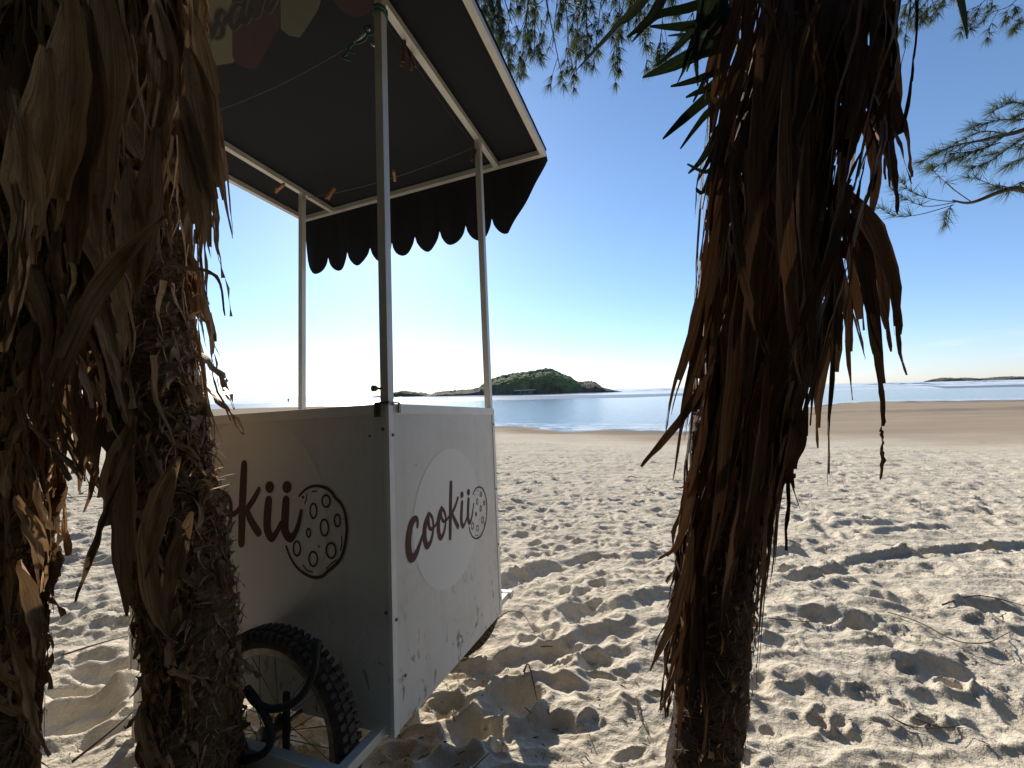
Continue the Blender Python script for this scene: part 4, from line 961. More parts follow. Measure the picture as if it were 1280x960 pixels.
TR = [([(1070, 40), (1100, 130), (1120, 170), (1133, 210), (1140, 230)], [30, 40, 26, 10, 2], .93), ([(1075, 100), (1098, 170), (1112, 215), (1120, 245), (1121, 268)], [30, 28, 16, 8, 2], .92),
 ([(1085, 150), (1095, 185), (1093, 215), (1090, 240)], [12, 10, 7, 2], .96), ([(1060, 240), (1085, 290), (1105, 340), (1115, 385), (1122, 430), (1133, 469)], [24, 36, 28, 18, 11, 7], .93),
 ([(1048, 250), (1068, 320), (1082, 380), (1090, 430), (1098, 480), (1102, 520), (1101, 540)], [24, 34, 26, 19, 14, 11, 10], .92), ([(1101, 538), (1103, 550), (1101, 562)], [4, 2.5, 4], .92), ([(1101, 560), (1102, 575), (1100, 600)], [9, 8, 2], .92),
 ([(1040, 280), (1045, 350), (1040, 430), (1036, 520), (1035, 608)], [14, 20, 14, 9, 2], .90), ([(1035, 330), (1045, 400), (1043, 465)], [16, 14, 9], .94), ([(1050, 300), (1035, 380), (1012, 470), (1008, 545)], [22, 20, 14, 8], .9),
 ([(905, 230), (885, 330), (862, 420), (842, 490), (832, 540)], [16, 22, 16, 10, 2], .93), ([(912, 260), (893, 350), (870, 440), (852, 520), (841, 600)], [16, 20, 14, 9, 2], .91), ([(900, 440), (865, 500), (830, 548), (801, 583)], [12, 12, 11, 3], .9),
 ([(890, 420), (880, 520), (862, 600), (843, 610)], [12, 14, 10, 3], .92), ([(870, 560), (862, 620), (845, 680), (822, 700)], [12, 14, 11, 4], .9), ([(865, 660), (855, 720), (838, 780), (812, 838)], [12, 18, 22, 3], .89), ([(868, 700), (858, 780), (842, 830), (824, 890)], [10, 16, 12, 3], .9),
 ([(862, 760), (850, 840), (848, 900), (842, 965)], [14, 14, 9, 3], .91), ([(868, 740), (864, 820), (862, 880)], [10, 12, 3], .88),
 ([(985, 520), (972, 600), (962, 650), (960, 700)], [14, 12, 8, 2], .88), ([(1000, 470), (985, 560), (975, 610)], [18, 18, 4], .88), ([(985, 560), (984, 630), (982, 688)], [5, 6, 2], .87),
 ([(912, 180), (915, 260), (925, 340), (945, 410), (962, 455)], [9, 13, 14, 12, 2], .70), ([(1060, 230), (1050, 262), (1030, 330), (1005, 390), (985, 450)], [26, 22, 16, 12, 4], .71),
 ([(985, 60), (975, 200), (980, 330), (990, 420), (1005, 500)], [14, 26, 28, 20, 4], .73), ([(1010, 140), (1000, 250), (1008, 380), (1015, 470)], [12, 22, 18, 4], .74), ([(950, 40), (940, 200), (938, 340), (930, 470), (918, 560)], [16, 28, 28, 22, 4], .73),
 ([(925, 330), (915, 430), (905, 540), (895, 640), (880, 720)], [14, 22, 22, 16, 3], .76), ([(960, 430), (950, 540), (935, 640), (915, 700)], [14, 18, 16, 4], .8), ([(935, 520), (925, 620), (912, 700), (900, 790)], [10, 14, 14, 3], .82),
 ([(1100, -20), (1108, 60), (1115, 120), (1112, 180)], [16, 26, 20, 4], .95), ([(1080, -40), (1095, 60), (1100, 140), (1098, 200)], [30, 40, 30, 4], .9)]
TR += [([(1055, 230), (1078, 300), (1095, 350), (1104, 400), (1112, 440)], [20, 30, 24, 14, 3], .95), ([(1050, 260), (1062, 340), (1070, 400), (1082, 450)], [18, 26, 18, 3], .96), ([(1045, 300), (1055, 380), (1058, 440), (1066, 500)], [14, 18, 12, 2], .95),
 ([(1075, 60), (1092, 120), (1105, 170), (1106, 225)], [26, 34, 22, 3], .96), ([(1060, 110), (1082, 180), (1090, 230), (1083, 300)], [26, 30, 18, 2], .97), ([(1040, 330), (1032, 420), (1020, 500), (1022, 560)], [18, 20, 14, 3], .93),
 ([(930, -20), (905, 60), (893, 120), (886, 190)], [18, 24, 18, 2], .86), ([(945, 10), (915, 100), (896, 180), (878, 262)], [18, 24, 16, 2], .84), ([(930, 60), (905, 150), (893, 230), (884, 320)], [14, 20, 14, 2], .86),
 ([(920, 120), (900, 210), (885, 290), (872, 372)], [12, 20, 14, 2], .88), ([(910, -10), (897, 50), (885, 90), (880, 140)], [12, 15, 10, 2], .9), ([(935, 140), (908, 250), (892, 330), (880, 420)], [12, 20, 16, 3], .83)]
for k, (pts, ws, d) in enumerate(TR): traced(yr, pts, ws, d, MAT['leaf_r'], seed=k + 3, crumple=.005)
TG = [([(925, 20), (880, 60), (840, 82), (803, 97)], [15, 20, 15, 2], .98), ([(930, 5), (880, 30), (845, 34), (812, 33)], [14, 14, 9, 2], .95), ([(915, -20), (880, 20), (850, 55), (820, 83)], [10, 12, 9, 2], 1.0),
 ([(910, 100), (880, 125), (852, 150), (828, 174)], [10, 14, 11, 2], .95), ([(915, 130), (893, 170), (876, 200), (860, 217)], [10, 12, 8, 2], .97), ([(905, 90), (885, 110), (868, 117), (857, 122)], [10, 9, 6, 2], .98),
 ([(880, -30), (870, 40), (869, 80), (872, 108)], [9, 9, 7, 2], .9), ([(840, -30), (815, 20), (800, 35), (783, 47)], [14, 13, 8, 2], .9), ([(815, -15), (800, 8), (788, 22), (778, 30)], [9, 9, 6, 2], .92), ([(905, 60), (870, 70), (850, 77)], [10, 8, 2], 1.0),
 ([(895, -20), (885, 10), (868, 35), (843, 60)], [9, 11, 8, 2], .93), ([(910, 150), (890, 210), (878, 240), (870, 235)], [9, 10, 6, 2], .93), ([(920, 170), (896, 200), (882, 215), (859, 205)], [9, 8, 5, 2], .99), ([(912, 40), (895, 75), (880, 100), (866, 128)], [9, 11, 7, 2], .92),
 ([(1180, -45), (1192, -5), (1200, 22), (1208, 49)], [16, 18, 13, 2], .95), ([(930, 60), (912, 130), (905, 180), (896, 235)], [11, 12, 8, 2], .92), ([(930, 100), (905, 150), (890, 190), (872, 226)], [12, 12, 8, 2], .94),
 ([(910, 10), (900, 60), (893, 90), (876, 100)], [12, 14, 8, 2], .88), ([(905, -30), (898, 20), (885, 45), (870, 78)], [14, 15, 9, 2], .88)]
TG += [([(915, -10), (860, 10), (820, 20), (790, 52)], [9, 11, 8, 2], 1.0), ([(912, 80), (880, 96), (855, 104), (838, 108)], [8, 9, 6, 2], .96), ([(918, 120), (885, 140), (868, 160), (850, 186)], [8, 10, 7, 2], .97), ([(900, 0), (872, 40), (858, 70), (852, 92)], [8, 10, 6, 2], .95),
 ([(918, 150), (900, 200), (892, 235), (885, 262)], [7, 9, 6, 2], .95), ([(880, 0), (874, 30), (868, 60), (858, 90)], [6, 8, 5, 2], .9), ([(910, 50), (880, 50), (856, 42), (835, 44)], [7, 8, 6, 2], 1.0)]
for k, (pts, ws, d) in enumerate(TG): traced(yr, pts, ws, d, MAT['leaf_g'], 'green_leaf', .3, .0, k)
shreds(yr, SR, 220, .75, 2.1, r1R, 'leaf_r', 63, (.12, .5), (.003, .011))
crown(yr, SR, 2.2, 54, MAT['leaf_g'], 5)

# --- middle-left palm in front of the cart
DM = 0.86
SM = spine([(248, 1120), (247, 1010), (245, 900), (238, 760), (217, 620), (192, 500), (176, 350), (165, 200), (158, 0), (152, -200), (150, -330)], [DM] * 11)
ym = empty('palm_tree', (SM[0].x, SM[0].y, 0)); tag(ym, 'shaggy palm in front of the cart, trunk wrapped in frayed fibre and broad dead leaves', 'tree')
radM = lambda z: float(np.interp(z, [0, .4, .8, 1.2], [.070, .072, .068, .062]))
make_trunk(SM, radM, MAT['trunk_l'], ym, 5.0, 30, .009)
def r1M(z, phi):
    left = max(0, -math.cos(phi)); right = max(0, math.cos(phi))
    base = float(np.interp(z, [.1, .5, .8, .95, 1.2, 1.5, 1.9, 2.3], [.085, .085, .095, .12, .13, .15, .17, .18]))
    l = float(np.interp(z, [.7, .85, 1.0, 1.3, 1.6, 2.0], [.0, .05, .09, .085, .07, .06])); r = float(np.interp(z, [.95, 1.2, 1.35, 1.7, 2.2], [-.045, -.058, -.05, -.045, -.05]))
    return base + l * left + r * right
rn = random.Random(31)
for k in range(205):
    f = k / 205; z0 = lerp(2.3, 1.12, f) + rn.uniform(-.05, .05); phi = k * 2.399 + rn.uniform(-.4, .4); rgt = math.cos(phi) > .25
    L_ = rn.uniform(.35, .75); L_ = min(L_, z0 - (rn.uniform(.82, 1.0) if not rgt else rn.uniform(1.25, 1.45)))
    if rgt and z0 < 1.6: continue
    hang_leaf(ym, SM, z0, phi, L_, .068, r1M, rn.uniform(.024, .058), MAT['leaf_l'], (rn.uniform(-.11, .08) if not rgt else rn.uniform(-.02, .03)), 5000 + k, .013, tipout=rn.uniform(-.01, .03) * (not rgt))
shreds(ym, SM, 260, 1.0, 2.2, r1M, 'leaf_l', 61, (.08, .35), (.003, .012))
for k in range(150):
    z0 = rn.uniform(.08, 1.12); phi = rn.uniform(-2.6, .35); L_ = min(rn.uniform(.06, .2), z0 - .02)
    hang_leaf(ym, SM, z0, phi, L_, .066, lambda z, p: .078, rn.uniform(.010, .034), MAT['leaf_l'], rn.uniform(-.07, .09), 6400 + k, .010, name='leaf_base', tipout=rn.uniform(-.01, .008), fold=.5)
# short broad leaf bases lying against the lower trunk (left and front faces)
for k in range(62):
    z0 = rn.uniform(.3, 1.05); phi = -math.pi / 2 - rn.uniform(-.6, .8); L_ = min(rn.uniform(.16, .34), z0 - .03)
    hang_leaf(ym, SM, z0, phi, L_, .068, lambda z, p: .078, rn.uniform(.018, .036), MAT['leaf_l'], rn.uniform(-.025, .06), 6000 + k, .010, name='leaf_base', tipout=rn.uniform(-.01, .006), fold=.45)
TM = [([(235, 60), (255, 130), (262, 190), (268, 235), (265, 285)], [26, 34, 24, 12, 2], .82), ([(240, 100), (268, 170), (278, 215), (285, 262), (291, 298)], [18, 22, 14, 8, 2], .84), ([(228, 120), (250, 200), (262, 250), (264, 322)], [22, 26, 16, 2], .80),
 ([(238, 150), (258, 215), (270, 260), (273, 302)], [16, 16, 10, 2], .81), ([(225, 150), (240, 230), (247, 280), (245, 305)], [20, 22, 12, 2], .79), ([(245, 20), (262, 90), (272, 150), (281, 210)], [20, 22, 18, 4], .83),
 ([(160, 200), (170, 280), (173, 330), (172, 378)], [20, 34, 24, 3], .68), ([(196, 160), (190, 250), (182, 310), (168, 380)], [24, 34, 26, 4], .69), ([(205, 270), (150, 330), (110, 390), (75, 470), (50, 540)], [16, 24, 22, 20, 6], .66),
 ([(170, 520), (150, 570), (138, 620), (146, 690), (150, 722)], [16, 22, 20, 28, 8], .76), ([(168, 520), (160, 580), (130, 650), (118, 690), (94, 752)], [6, 5, 7, 10, 2], .72), ([(165, 560), (158, 620), (160, 700), (160, 770)], [24, 30, 24, 4], .74),
 ([(120, 470), (112, 540), (104, 580), (100, 618)], [12, 14, 9, 2], .76), ([(135, 490), (122, 560), (118, 600), (105, 640)], [10, 12, 8, 2], .77), ([(80, 480), (84, 540), (80, 572)], [12, 11, 2], .75), ([(95, 470), (100, 540), (92, 592)], [12, 12, 2], .77), ([(140, 500), (144, 560), (138, 605)], [12, 12, 3], .76),
 ([(108, 470), (116, 530), (113, 560)], [14, 11, 3], .78), ([(70, 450), (72, 520), (66, 548)], [12, 10, 3], .78), ([(210, 330), (235, 336), (262, 340), (275, 356), (281, 395)], [8, 7, 5, 3, 1.5], .8),
 ([(225, 570), (205, 620), (190, 670), (172, 740)], [14, 26, 28, 6], .74), ([(240, 640), (226, 690), (215, 750), (212, 790)], [14, 24, 18, 4], .73), ([(200, 600), (188, 680), (196, 760), (215, 800)], [16, 24, 18, 3], .74)]
for k, (pts, ws, d) in enumerate(TM): traced(ym, pts, ws, d, MAT['leaf_l'], seed=k + 40, crumple=.008)
crown(ym, SM, 2.45, 48, MAT['leaf_g'], 9, .3, .5)
def fibres(root, S, count, z0, z1, phi0, phi1, r0, r1, ln, seed, wd=.0016):
    rn = random.Random(seed); mb = MB(-root.location)
    for k in range(count):
        z = rn.uniform(z0, z1); phi = rn.uniform(phi0, phi1); c = on_spine(S, z); r = rn.uniform(r0, r1); n = 5; L_ = rn.uniform(*ln)
        d = Vector((math.cos(phi), math.sin(phi), 0)); tg = Vector((-d.y, d.x, 0)); dirv = (d * rn.uniform(-.1, .28) + tg * rn.uniform(-1, 1) + Vector((0, 0, rn.uniform(-1.4, .5)))).normalized()
        curl = (Vector((rn.uniform(-1, 1), rn.uniform(-1, 1), rn.uniform(-1, .3))) - d * .35) * .9; p = Vector((c.x, c.y, z)) + d * r; w_ = wd * rn.uniform(.5, 2.2) * (1 if rn.random() < .8 else 3.5)
        vs = []; fs = []
        for i in range(n + 1):
            s_ = dirv.cross(Vector((.3, .2, 1))).normalized() * w_ * (1 - .7 * i / n); vs += [p - s_, p + s_]
            p = p + dirv * L_ / n; dirv = (dirv + curl * .28).normalized()
        for i in range(n): fs.append((2*i, 2*i+1, 2*i+3, 2*i+2))
        mb.add(vs, fs, [(q % 2, q / 12) for q in range(len(vs))])
    o = mb.build('fibre_mat', MAT['fibre'], root); tag(o, kind='stuff'); return o
fibres(ym, SM, 3600, .0, 1.18, -math.pi, math.pi * .5, .064, .082, (.015, .045), 3, .0012)
fibres(ym, SM, 1500, .05, 1.5, -.9, .6, .062, .078, (.02, .045), 4, .0012)
fibres(yr, SR, 1300, .0, .8, -2.8, .8, .068, .078, (.012, .05), 23, .0008)
fibres(ym, SM, 160, .7, .98, -.6, .2, .07, .08, (.03, .07), 5)

# --- far-left palm, cut by the frame
DL = 0.76
SL = spine([(-58, 1200), (-52, 1050), (-46, 900), (-36, 750), (-24, 600), (-6, 450), (8, 300), (16, 150), (24, 0), (30, -150), (36, -330)], [DL] * 11)
yl = empty('palm_tree', (SL[0].x, SL[0].y, 0)); tag(yl, 'shaggy palm cut off by the left edge of the picture, hung with crumpled dead leaves', 'tree')
make_trunk(SL, lambda z: .080, MAT['trunk_l'], yl, 8.0, 30, .009)
def r1L(z, phi): return float(np.interp(z, [.2, .5, .75, 1.0, 1.3, 1.6, 2.0], [.092, .095, .10, .11, .115, .15, .19]))
rn = random.Random(41)
for k in range(150):
    f = k / 150; z0 = lerp(2.3, 1.0, f) + rn.uniform(-.05, .05); phi = k * 2.399 + rn.uniform(-.4, .4); L_ = min(rn.uniform(.35, .75), z0 - rn.uniform(.4, .7))
    hang_leaf(yl, SL, z0, phi, L_, .08, r1L, rn.uniform(.024, .055), MAT['leaf_l'], rn.uniform(-.11, .11), 7000 + k, .013, tipout=rn.uniform(-.02, .02))
for k in range(52):
    z0 = rn.uniform(.45, 1.1); phi = rn.uniform(-2.2, .9); L_ = min(rn.uniform(.15, .35), z0 - .05)
    hang_leaf(yl, SL, z0, phi, L_, .085, lambda z, p: .098, rn.uniform(.02, .04), MAT['leaf_l'], rn.uniform(-.04, .06), 8000 + k, .016, name='leaf_base', tipout=rn.uniform(-.01, .025), fold=.5)
fibres(yl, SL, 3000, .0, 1.4, -2.4, 1.4, .080, .094, (.015, .045), 13, .0012)
TL = [([(20, 120), (40, 230), (38, 300), (20, 400)], [30, 44, 30, 8], .62), ([(60, 60), (62, 160), (50, 240), (42, 330)], [34, 46, 34, 8], .64), ([(90, -20), (95, 100), (85, 200), (70, 290)], [36, 50, 40, 10], .68), ([(110, 10), (118, 120), (108, 220), (96, 330)], [30, 44, 36, 10], .7),
 ([(20, 230), (34, 300), (30, 360), (4, 440)], [8, 9, 8, 3], .58), ([(30, 250), (20, 330), (6, 380), (-6, 420)], [7, 8, 7, 3], .57), ([(130, -30), (140, 90), (132, 200), (126, 310)], [36, 50, 40, 10], .72), ([(60, 240), (72, 290), (70, 330), (60, 350)], [18, 14, 10, 3], .72),
 ([(20, 620), (45, 660), (55, 700), (52, 740)], [14, 18, 14, 3], .7), ([(25, 700), (42, 750), (52, 790), (48, 840)], [14, 18, 14, 3], .7), ([(10, 780), (35, 850), (42, 900), (62, 945)], [12, 12, 8, 2], .7), ([(30, 560), (46, 600), (54, 640), (62, 662)], [12, 10, 7, 2], .7)]
for k, (pts, ws, d) in enumerate(TL): traced(yl, pts, ws, d, MAT['leaf_l'], seed=k + 80, crumple=.01)
shreds(yl, SL, 220, .5, 2.2, r1L, 'leaf_l', 62, (.08, .3), (.003, .012))
crown(yl, SL, 2.45, 40, MAT['leaf_g'], 15, .3, .5)

# ------------------------------------------------------------------ casuarina behind and above on the right: trunk off to the side, limbs reaching over
ct = empty('casuarina_tree', (5.9, 1.5, 0)); tag(ct, 'casuarina tree with feathery needle tufts drooping into the top of the picture', 'tree')
def cas_part(name, mat_, mb): return mb.build(name, mat_, ct, True)
bark = simple('casuarina_bark', (0.10, 0.075, 0.055), 0.9, 0, .35, 12, .5)
to = ct.location
mb = MB(-to); tp = catmull([(5.9, 1.5, -.2), (5.85, 1.5, 1.5), (6.0, 1.6, 3.2), (5.9, 1.7, 5.0), (6.1, 1.8, 7.0)], 6); mb.tube(tp, [lerp(.19, .07, i / (len(tp) - 1)) for i in range(len(tp))], 14); cas_part('trunk', bark, mb)
rn = random.Random(77)
tufts = []
def limb(name, pts, r0, r1, mb=None):
    P = catmull(pts, 6); m = mb or MB(-to); m.tube(P, [lerp(r0, r1, i / (len(P) - 1)) for i in range(len(P))], 7)
    if mb is None: cas_part(name, bark, m)
    return P
def twigs_from(P, mbt, count, lens, droop, spread=.6, sub=3, t0=.15):
    for k in range(count):
        i = int(lerp(t0, .999, rn.random()) * (len(P) - 1)); p = P[i].copy(); d = (P[min(i+1, len(P)-1)] - P[max(i-1, 0)]).normalized()
        d = (d + Vector((rn.uniform(-1, 1), rn.uniform(-1, 1), rn.uniform(-.8, .4))) * spread).normalized(); L_ = rn.uniform(*lens); pts = [p.copy()]
        for s in range(6):
            d = (d + Vector((rn.uniform(-.15, .15), rn.uniform(-.15, .15), -droop))).normalized(); p = p + d * L_ / 6; pts.append(p.copy())
            if s > 1 and rn.random() < .75: tufts.append((p.copy(), (d + Vector((rn.uniform(-.8, .8), rn.uniform(-.8, .8), rn.uniform(-.6, .5)))).normalized(), rn.uniform(.7, 1)))
        tufts.append((p.copy(), d.copy(), 1.0)); mbt.tube(pts, [.0035, .003, .0028, .0025, .002, .0018, .0015], 5)
# limb over the top of the picture
mbt = MB(-to)
A1 = limb('branch', [(5.9, 1.68, 4.6), (4.2, 2.3, 5.5), (2.4, 3.0, 5.7), (.8, 3.5, 5.6), (-.4, 3.9, 5.35)], .07, .012)
subs = []
for (x0, y0), (x1, y1), dep in (((640, -140), (620, 10), 3.5), ((670, -140), (655, 40), 3.4), ((700, -150), (690, 60), 3.6), ((735, -140), (722, 30), 3.4), ((600, -120), (595, -30), 3.7), ((770, -150), (745, 55), 3.5), ((650, -120), (668, 70), 3.2), ((680, -120), (700, 85), 3.3), ((640, -120), (632, 60), 3.3), ((720, -130), (712, 75), 3.6), ((600, -100), (612, 20), 3.3), ((660, -100), (650, 90), 3.5), ((745, -110), (735, 60), 3.3), ((785, -110), (765, 75), 3.4), ((815, -110), (800, 55), 3.3), ((850, -110), (825, 60), 3.5), ((880, -110), (858, 40), 3.4), ((605, -100), (625, 60), 3.4), ((765, -100), (720, 90), 3.7), ((800, -160), (775, 20), 3.3),
                                ((830, -160), (805, 40), 3.6), ((860, -160), (840, 10), 3.4), ((690, -160), (668, 20), 3.9), ((755, -150), (790, 5), 3.9), ((900, -160), (880, -10), 3.7), ((625, -130), (640, 30), 3.2)):
    a = at(x0, y0, dep); b = at(x1, y1, dep); m_ = a.lerp(b, .5) + Vector((rn.uniform(-.1, .1), rn.uniform(-.1, .1), .05))
    near_ = min(A1, key=lambda q: (q - a).length); P = limb('twig', [near_, near_.lerp(a, .6) + Vector((0, 0, .1)), a, m_, b], .012, .003, mbt)
    twigs_from(P, mbt, 22, (.12, .34), .15, .7, t0=.35)
# limb at the right edge
A2 = limb('branch', [(5.95, 1.6, 3.6), (5.4, 2.4, 3.1), at(1330, 225, 3.6), at(1262, 236, 3.6), at(1215, 253, 3.6), at(1190, 250, 3.6)], .045, .004)
for pts in ([(1215, 253), (1190, 235), (1168, 215), (1166, 208)], [(1215, 253), (1170, 250), (1140, 240), (1128, 228)], [(1198, 252), (1160, 258), (1135, 250), (1118, 238)], [(1192, 256), (1150, 268), (1120, 270), (1100, 260)], [(1190, 256), (1182, 268), (1182, 280)],
            [(1260, 240), (1225, 225), (1210, 222)], [(1262, 236), (1250, 232), (1240, 238)], [(1300, 225), (1275, 228), (1262, 240)]):
    P = limb('twig', [at(x, y, 3.6 + rn.uniform(-.1, .1)) for x, y in pts], .004, .0018, mbt); e = P[-1]; d = (P[-1] - P[-3]).normalized()
    for q in range(6): tufts.append((P[-1 - q * 2].copy(), (d + Vector((rn.uniform(-.4, .4), rn.uniform(-.4, .4), rn.uniform(-.4, .4)))).normalized(), 1.25))
A3 = limb('branch', [(5.9, 1.6, 4.2), (5.5, 2.4, 4.0), at(1380, 60, 3.9), at(1300, 150, 3.8), at(1240, 172, 3.8), at(1200, 180, 3.8)], .05, .005)
for pts in ([(1350, 95), (1300, 130), (1270, 145)], [(1300, 150), (1250, 150), (1215, 160)], [(1270, 160), (1230, 185), (1190, 192)], [(1300, 160), (1250, 190), (1200, 200)], [(1230, 174), (1185, 185), (1152, 202)], [(1300, 140), (1270, 128), (1240, 140)],
            [(1280, 170), (1240, 200), (1215, 210)], [(1320, 150), (1290, 190), (1262, 205)], [(1320, 130), (1290, 165), (1275, 185)], [(1260, 168), (1225, 165), (1175, 190)], [(1250, 178), (1205, 195), (1165, 210)], [(1340, 110), (1310, 135), (1285, 128)]):
    P = limb('twig', [at(x, y, 3.8 + rn.uniform(-.15, .15)) for x, y in pts], .006, .002, mbt)
    for q in range(len(P)):
        if q > 1: tufts.append((P[q].copy(), ((P[-1] - P[0]).normalized() + Vector((rn.uniform(-.6, .6), rn.uniform(-.5, .5), rn.uniform(-.3, .5)))).normalized(), 1.35))
A4 = limb('branch', [(5.9, 1.66, 4.9), (5.2, 2.6, 5.2), at(1330, -60, 4.4), at(1230, -45, 4.3), at(1150, -30, 4.2), at(1090, -20, 4.2)], .05, .008)
for pts in ([(1150, -30), (1135, 5), (1120, 30)], [(1180, -40), (1160, 0), (1140, 20)], [(1250, -50), (1235, -5), (1215, 12)], [(1290, -55), (1270, 0), (1240, 15)], [(1120, -25), (1110, 5), (1100, 20)], [(1320, -55), (1300, 10), (1270, 25)], [(1210, -42), (1185, -10), (1165, 5)]):
    P = limb('twig', [at(x, y, 4.2 + rn.uniform(-.2, .2)) for x, y in pts], .006, .002, mbt)
    twigs_from(P, mbt, 7, (.12, .25), .14, .6, t0=.2)
cas_part('twig', bark, mbt)['kind'] = 'stuff'
mbn = MB(-to)
for (p, d, s) in tufts:
    n = rn.randint(20, 30); u = d.orthogonal().normalized(); v = d.cross(u)
    for k in range(n):
        a = rn.uniform(0, 2 * math.pi); c_ = rn.uniform(.15, 1.05); e = (d + (u * math.cos(a) + v * math.sin(a)) * c_).normalized(); L_ = rn.uniform(.06, .125) * s
        s_ = e.cross(Vector((rn.uniform(-1, 1), rn.uniform(-1, 1), rn.uniform(-1, 1)))).normalized() * .0014
        m_ = p + e * L_ * .55 + Vector((0, 0, -.004)); q = p + e * L_ - Vector((0, 0, .012))
        mbn.add([p - s_, p + s_, m_ + s_, m_ - s_, q], [(0, 1, 2, 3), (3, 2, 4)], [(0, 0), (1, 0), (1, .5), (0, .5), (.5, 1)])
cas_part('needle', MAT['needle'], mbn)['kind'] = 'stuff'

# ------------------------------------------------------------------ twigs, sticks and litter on the sand
def stick(pts, r, label, grp=None, side=0, name='stick', mat_=None):
    P = [on_sand(x, y) + Vector((0, 0, h)) for x, y, h in pts]; P = catmull(P, 4); root = P[0].copy(); m = MB(-root)
    m.tube(P, [r * lerp(1, .35, i / (len(P) - 1)) for i in range(len(P))], 5)
    o = m.build(name, mat_ or MAT['twig'], None, True); o.location = root; return tag(o, label, 'stick', grp)
G = 'dry sticks lying on the sand'
stick([(612, 786, .01), (635, 779, .05), (655, 783, .05), (670, 796, .0)], .003, 'thin bowed stick arching over the sand just right of the cart wheel', G)
stick([(1110, 768, .01), (1150, 782, .012), (1195, 805, .012), (1235, 810, .02), (1262, 790, .01), (1255, 822, .01)], .0028, 'long forked dry stick on the sand at the right edge', G)
stick([(1178, 760, .012), (1225, 764, .02), (1290, 762, .015)], .004, 'dark flat stick lying at the right edge above the forked stick', G)
stick([(1145, 900, .012), (1175, 908, .012), (1210, 910, .012)], .0026, 'short dark stick on the sand at bottom right', G)
stick([(1110, 897, .01), (1140, 912, .01), (1205, 914, .01)], .002, 'pale thin stick beside the short dark stick at bottom right', G)
stick([(62, 628, .02), (100, 624, .03), (145, 622, .02)], .008, 'dark fallen branch on the sand between the two left palms', G)
stick([(78, 822, .01), (130, 808, .012), (165, 800, .02)], .004, 'long thin stick low between the two left palms', G)
stick([(60, 660, .01), (95, 662, .012), (118, 672, .01), (112, 692, .01)], .004, 'curved twig below the fallen branch between the left palms', G)
stick([(90, 962, .02), (140, 935, .05), (176, 915, .08)], .004, 'dark stick leaning at the foot of the fibrous palm', G)
stick([(795, 880, .01), (800, 900, .01), (812, 922, .01)], .003, 'tiny upright twig left of the right yucca trunk', G)
stick([(655, 852, .01), (662, 865, .03), (672, 872, .01)], .004, 'small dark curled twig right of the wheel shadow', G)
stick([(960, 775, .012), (1000, 780, .012), (1040, 776, .01)], .0025, 'thin pale twig right of the yucca trunk', G)
# green sprig on the fallen branch
sp = on_sand(88, 622); m = MB(-sp); rn = random.Random(4)
for k in range(26):
    p = sp + Vector((rn.uniform(-.16, .16), rn.uniform(-.05, .05), rn.uniform(.01, .06))); d = Vector((rn.uniform(-1, 1), rn.uniform(-1, 1), rn.uniform(-.1, .6))).normalized(); s_ = d.cross(Vector((0, .2, 1))).normalized() * .014
    m.add([p, p + d * .04 + s_, p + d * .085, p + d * .04 - s_], [(0, 1, 2, 3)])
o = m.build('leafy_sprig', MAT['sprig']); o.location = sp; tag(o, 'small bright green leafy sprig lying on the fallen branch', 'leaves')
m = MB(); rn = random.Random(6)
for k in range(1500):
    r = 1.1 + 5.5 * rn.random() ** 1.6; t = R_(rn.uniform(-58, 58)); x = r * math.sin(t); y = r * math.cos(t); z = ground(x, y) + .002
    if x > 2.6 and rn.random() < .4: continue
    a = rn.uniform(0, 6.28); L_ = rn.uniform(.006, .028) * (1 if rn.random() < .93 else 3); d = Vector((math.cos(a), math.sin(a), rn.uniform(-.15, .3))) * L_; s_ = Vector((-math.sin(a), math.cos(a), 0)) * rn.uniform(.0005, .0018)
    p = Vector((x, y, z)); m.add([p - s_, p + s_, p + d + s_, p + d - s_, p + d * .5 + Vector((0, 0, .003))], [(0, 1, 4), (1, 2, 4), (2, 3, 4), (3, 0, 4)])
tag(m.build('leaf_litter', MAT['twig']), 'scattered dry needle and leaf litter on the sand', kind='stuff')
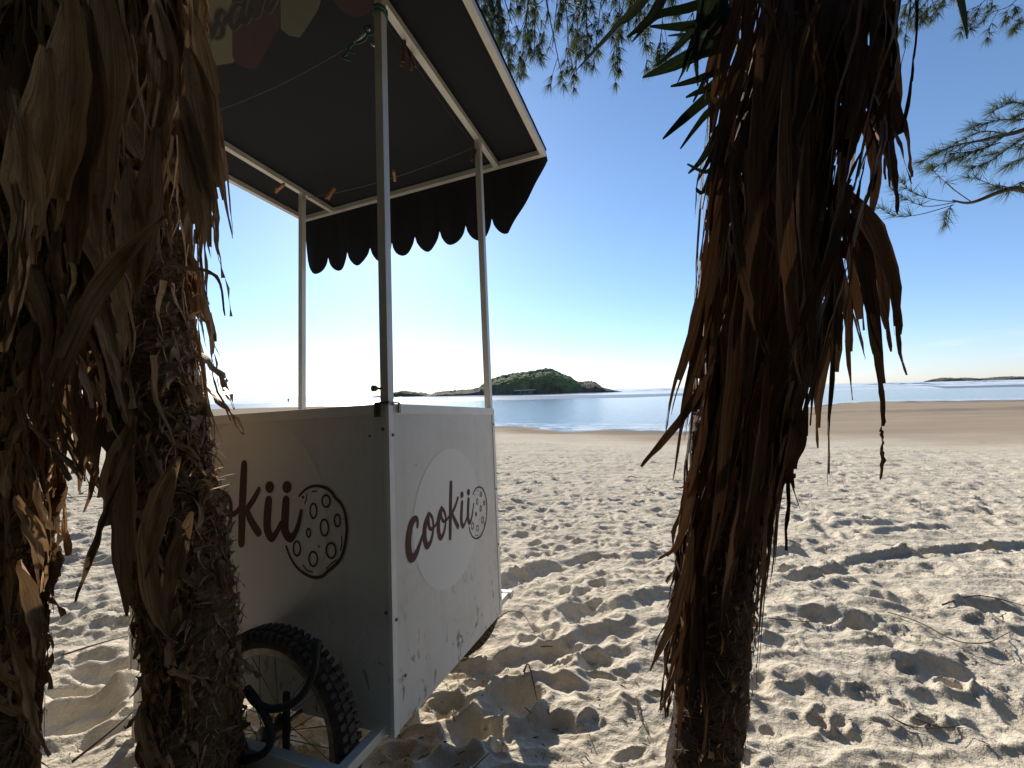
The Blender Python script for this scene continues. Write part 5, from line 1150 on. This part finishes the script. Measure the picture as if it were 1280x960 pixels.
# ------------------------------------------------------------------ unseen grove added behind the photographer to block sky light off the cart
m = MB(); mt = MB(); rn = random.Random(50)
for k in range(34):
    x = rn.uniform(-13, 13); y = rn.uniform(-8.5, -2.0); h = rn.uniform(4.5, 8.5); mt.tube([(x, y, -.2), (x + rn.uniform(-.3, .3), y, h * .5), (x + rn.uniform(-.6, .6), y, h)], [.18, .13, .04], 9)
    for q in range(420):
        t = rn.random(); r = 2.3 * math.sqrt(rn.random()) * (1.15 - .6 * t); a = rn.uniform(0, 6.28); c_ = Vector((x + r * math.cos(a), y + r * math.sin(a), h * (.04 + .98 * t)))
        d = Vector((rn.uniform(-1, 1), rn.uniform(-1, 1), rn.uniform(-1.2, .3))).normalized() * rn.uniform(.35, .7); s_ = d.cross(Vector((rn.uniform(-1, 1), rn.uniform(-1, 1), .3))).normalized() * rn.uniform(.10, .2)
        m.add([c_ - d * .5, c_ + s_, c_ + d * .5, c_ - s_], [(0, 1, 2, 3)], [(0, 0), (1, .5), (.5, 1), (0, .5)])
for k in range(16):  # unseen trees added at the left to block more of the sky
    x = rn.uniform(-9, -3.6); y = rn.uniform(-2.5, 1.6); h = rn.uniform(4, 7)
    if x > -1.45 * y - 2.2 and y > 0: continue
    mt.tube([(x, y, -.2), (x, y, h * .5), (x, y, h)], [.15, .1, .03], 9)
    for q in range(420):
        t = rn.random(); r = 1.5 * math.sqrt(rn.random()) * (1.15 - .6 * t); a = rn.uniform(0, 6.28); c_ = Vector((x + r * math.cos(a), y + r * math.sin(a), h * (.04 + .98 * t)))
        d = Vector((rn.uniform(-1, 1), rn.uniform(-1, 1), rn.uniform(-1.2, .3))).normalized() * rn.uniform(.3, .6); s_ = d.cross(Vector((rn.uniform(-1, 1), rn.uniform(-1, 1), .3))).normalized() * rn.uniform(.08, .18)
        m.add([c_ - d * .5, c_ + s_, c_ + d * .5, c_ - s_], [(0, 1, 2, 3)], [(0, 0), (1, .5), (.5, 1), (0, .5)])
for q in range(700):      # unseen boughs added over the photographer's head to darken the cart panel
    c_ = Vector((rn.uniform(-4.5, 3.2), rn.uniform(-2.6, .25), rn.uniform(2.6, 5.0))); d = Vector((rn.uniform(-1, 1), rn.uniform(-1, 1), rn.uniform(-1, .3))).normalized() * rn.uniform(.25, .5); s_ = d.cross(Vector((rn.uniform(-1, 1), rn.uniform(-1, 1), .3))).normalized() * rn.uniform(.05, .12)
    m.add([c_ - d * .5, c_ + s_, c_ + d * .5, c_ - s_], [(0, 1, 2, 3)], [(0, 0), (1, .5), (.5, 1), (0, .5)])
tag(m.build('blocker_foliage', MAT['needle']), 'unseen casuarina foliage added behind, beside and over the camera to block sky light', kind='stuff')
tag(mt.build('blocker_trunks', bark), 'unseen casuarina trunks added under the light-blocking foliage around the camera', kind='stuff')
print('OBJECTS', len(bpy.data.objects))
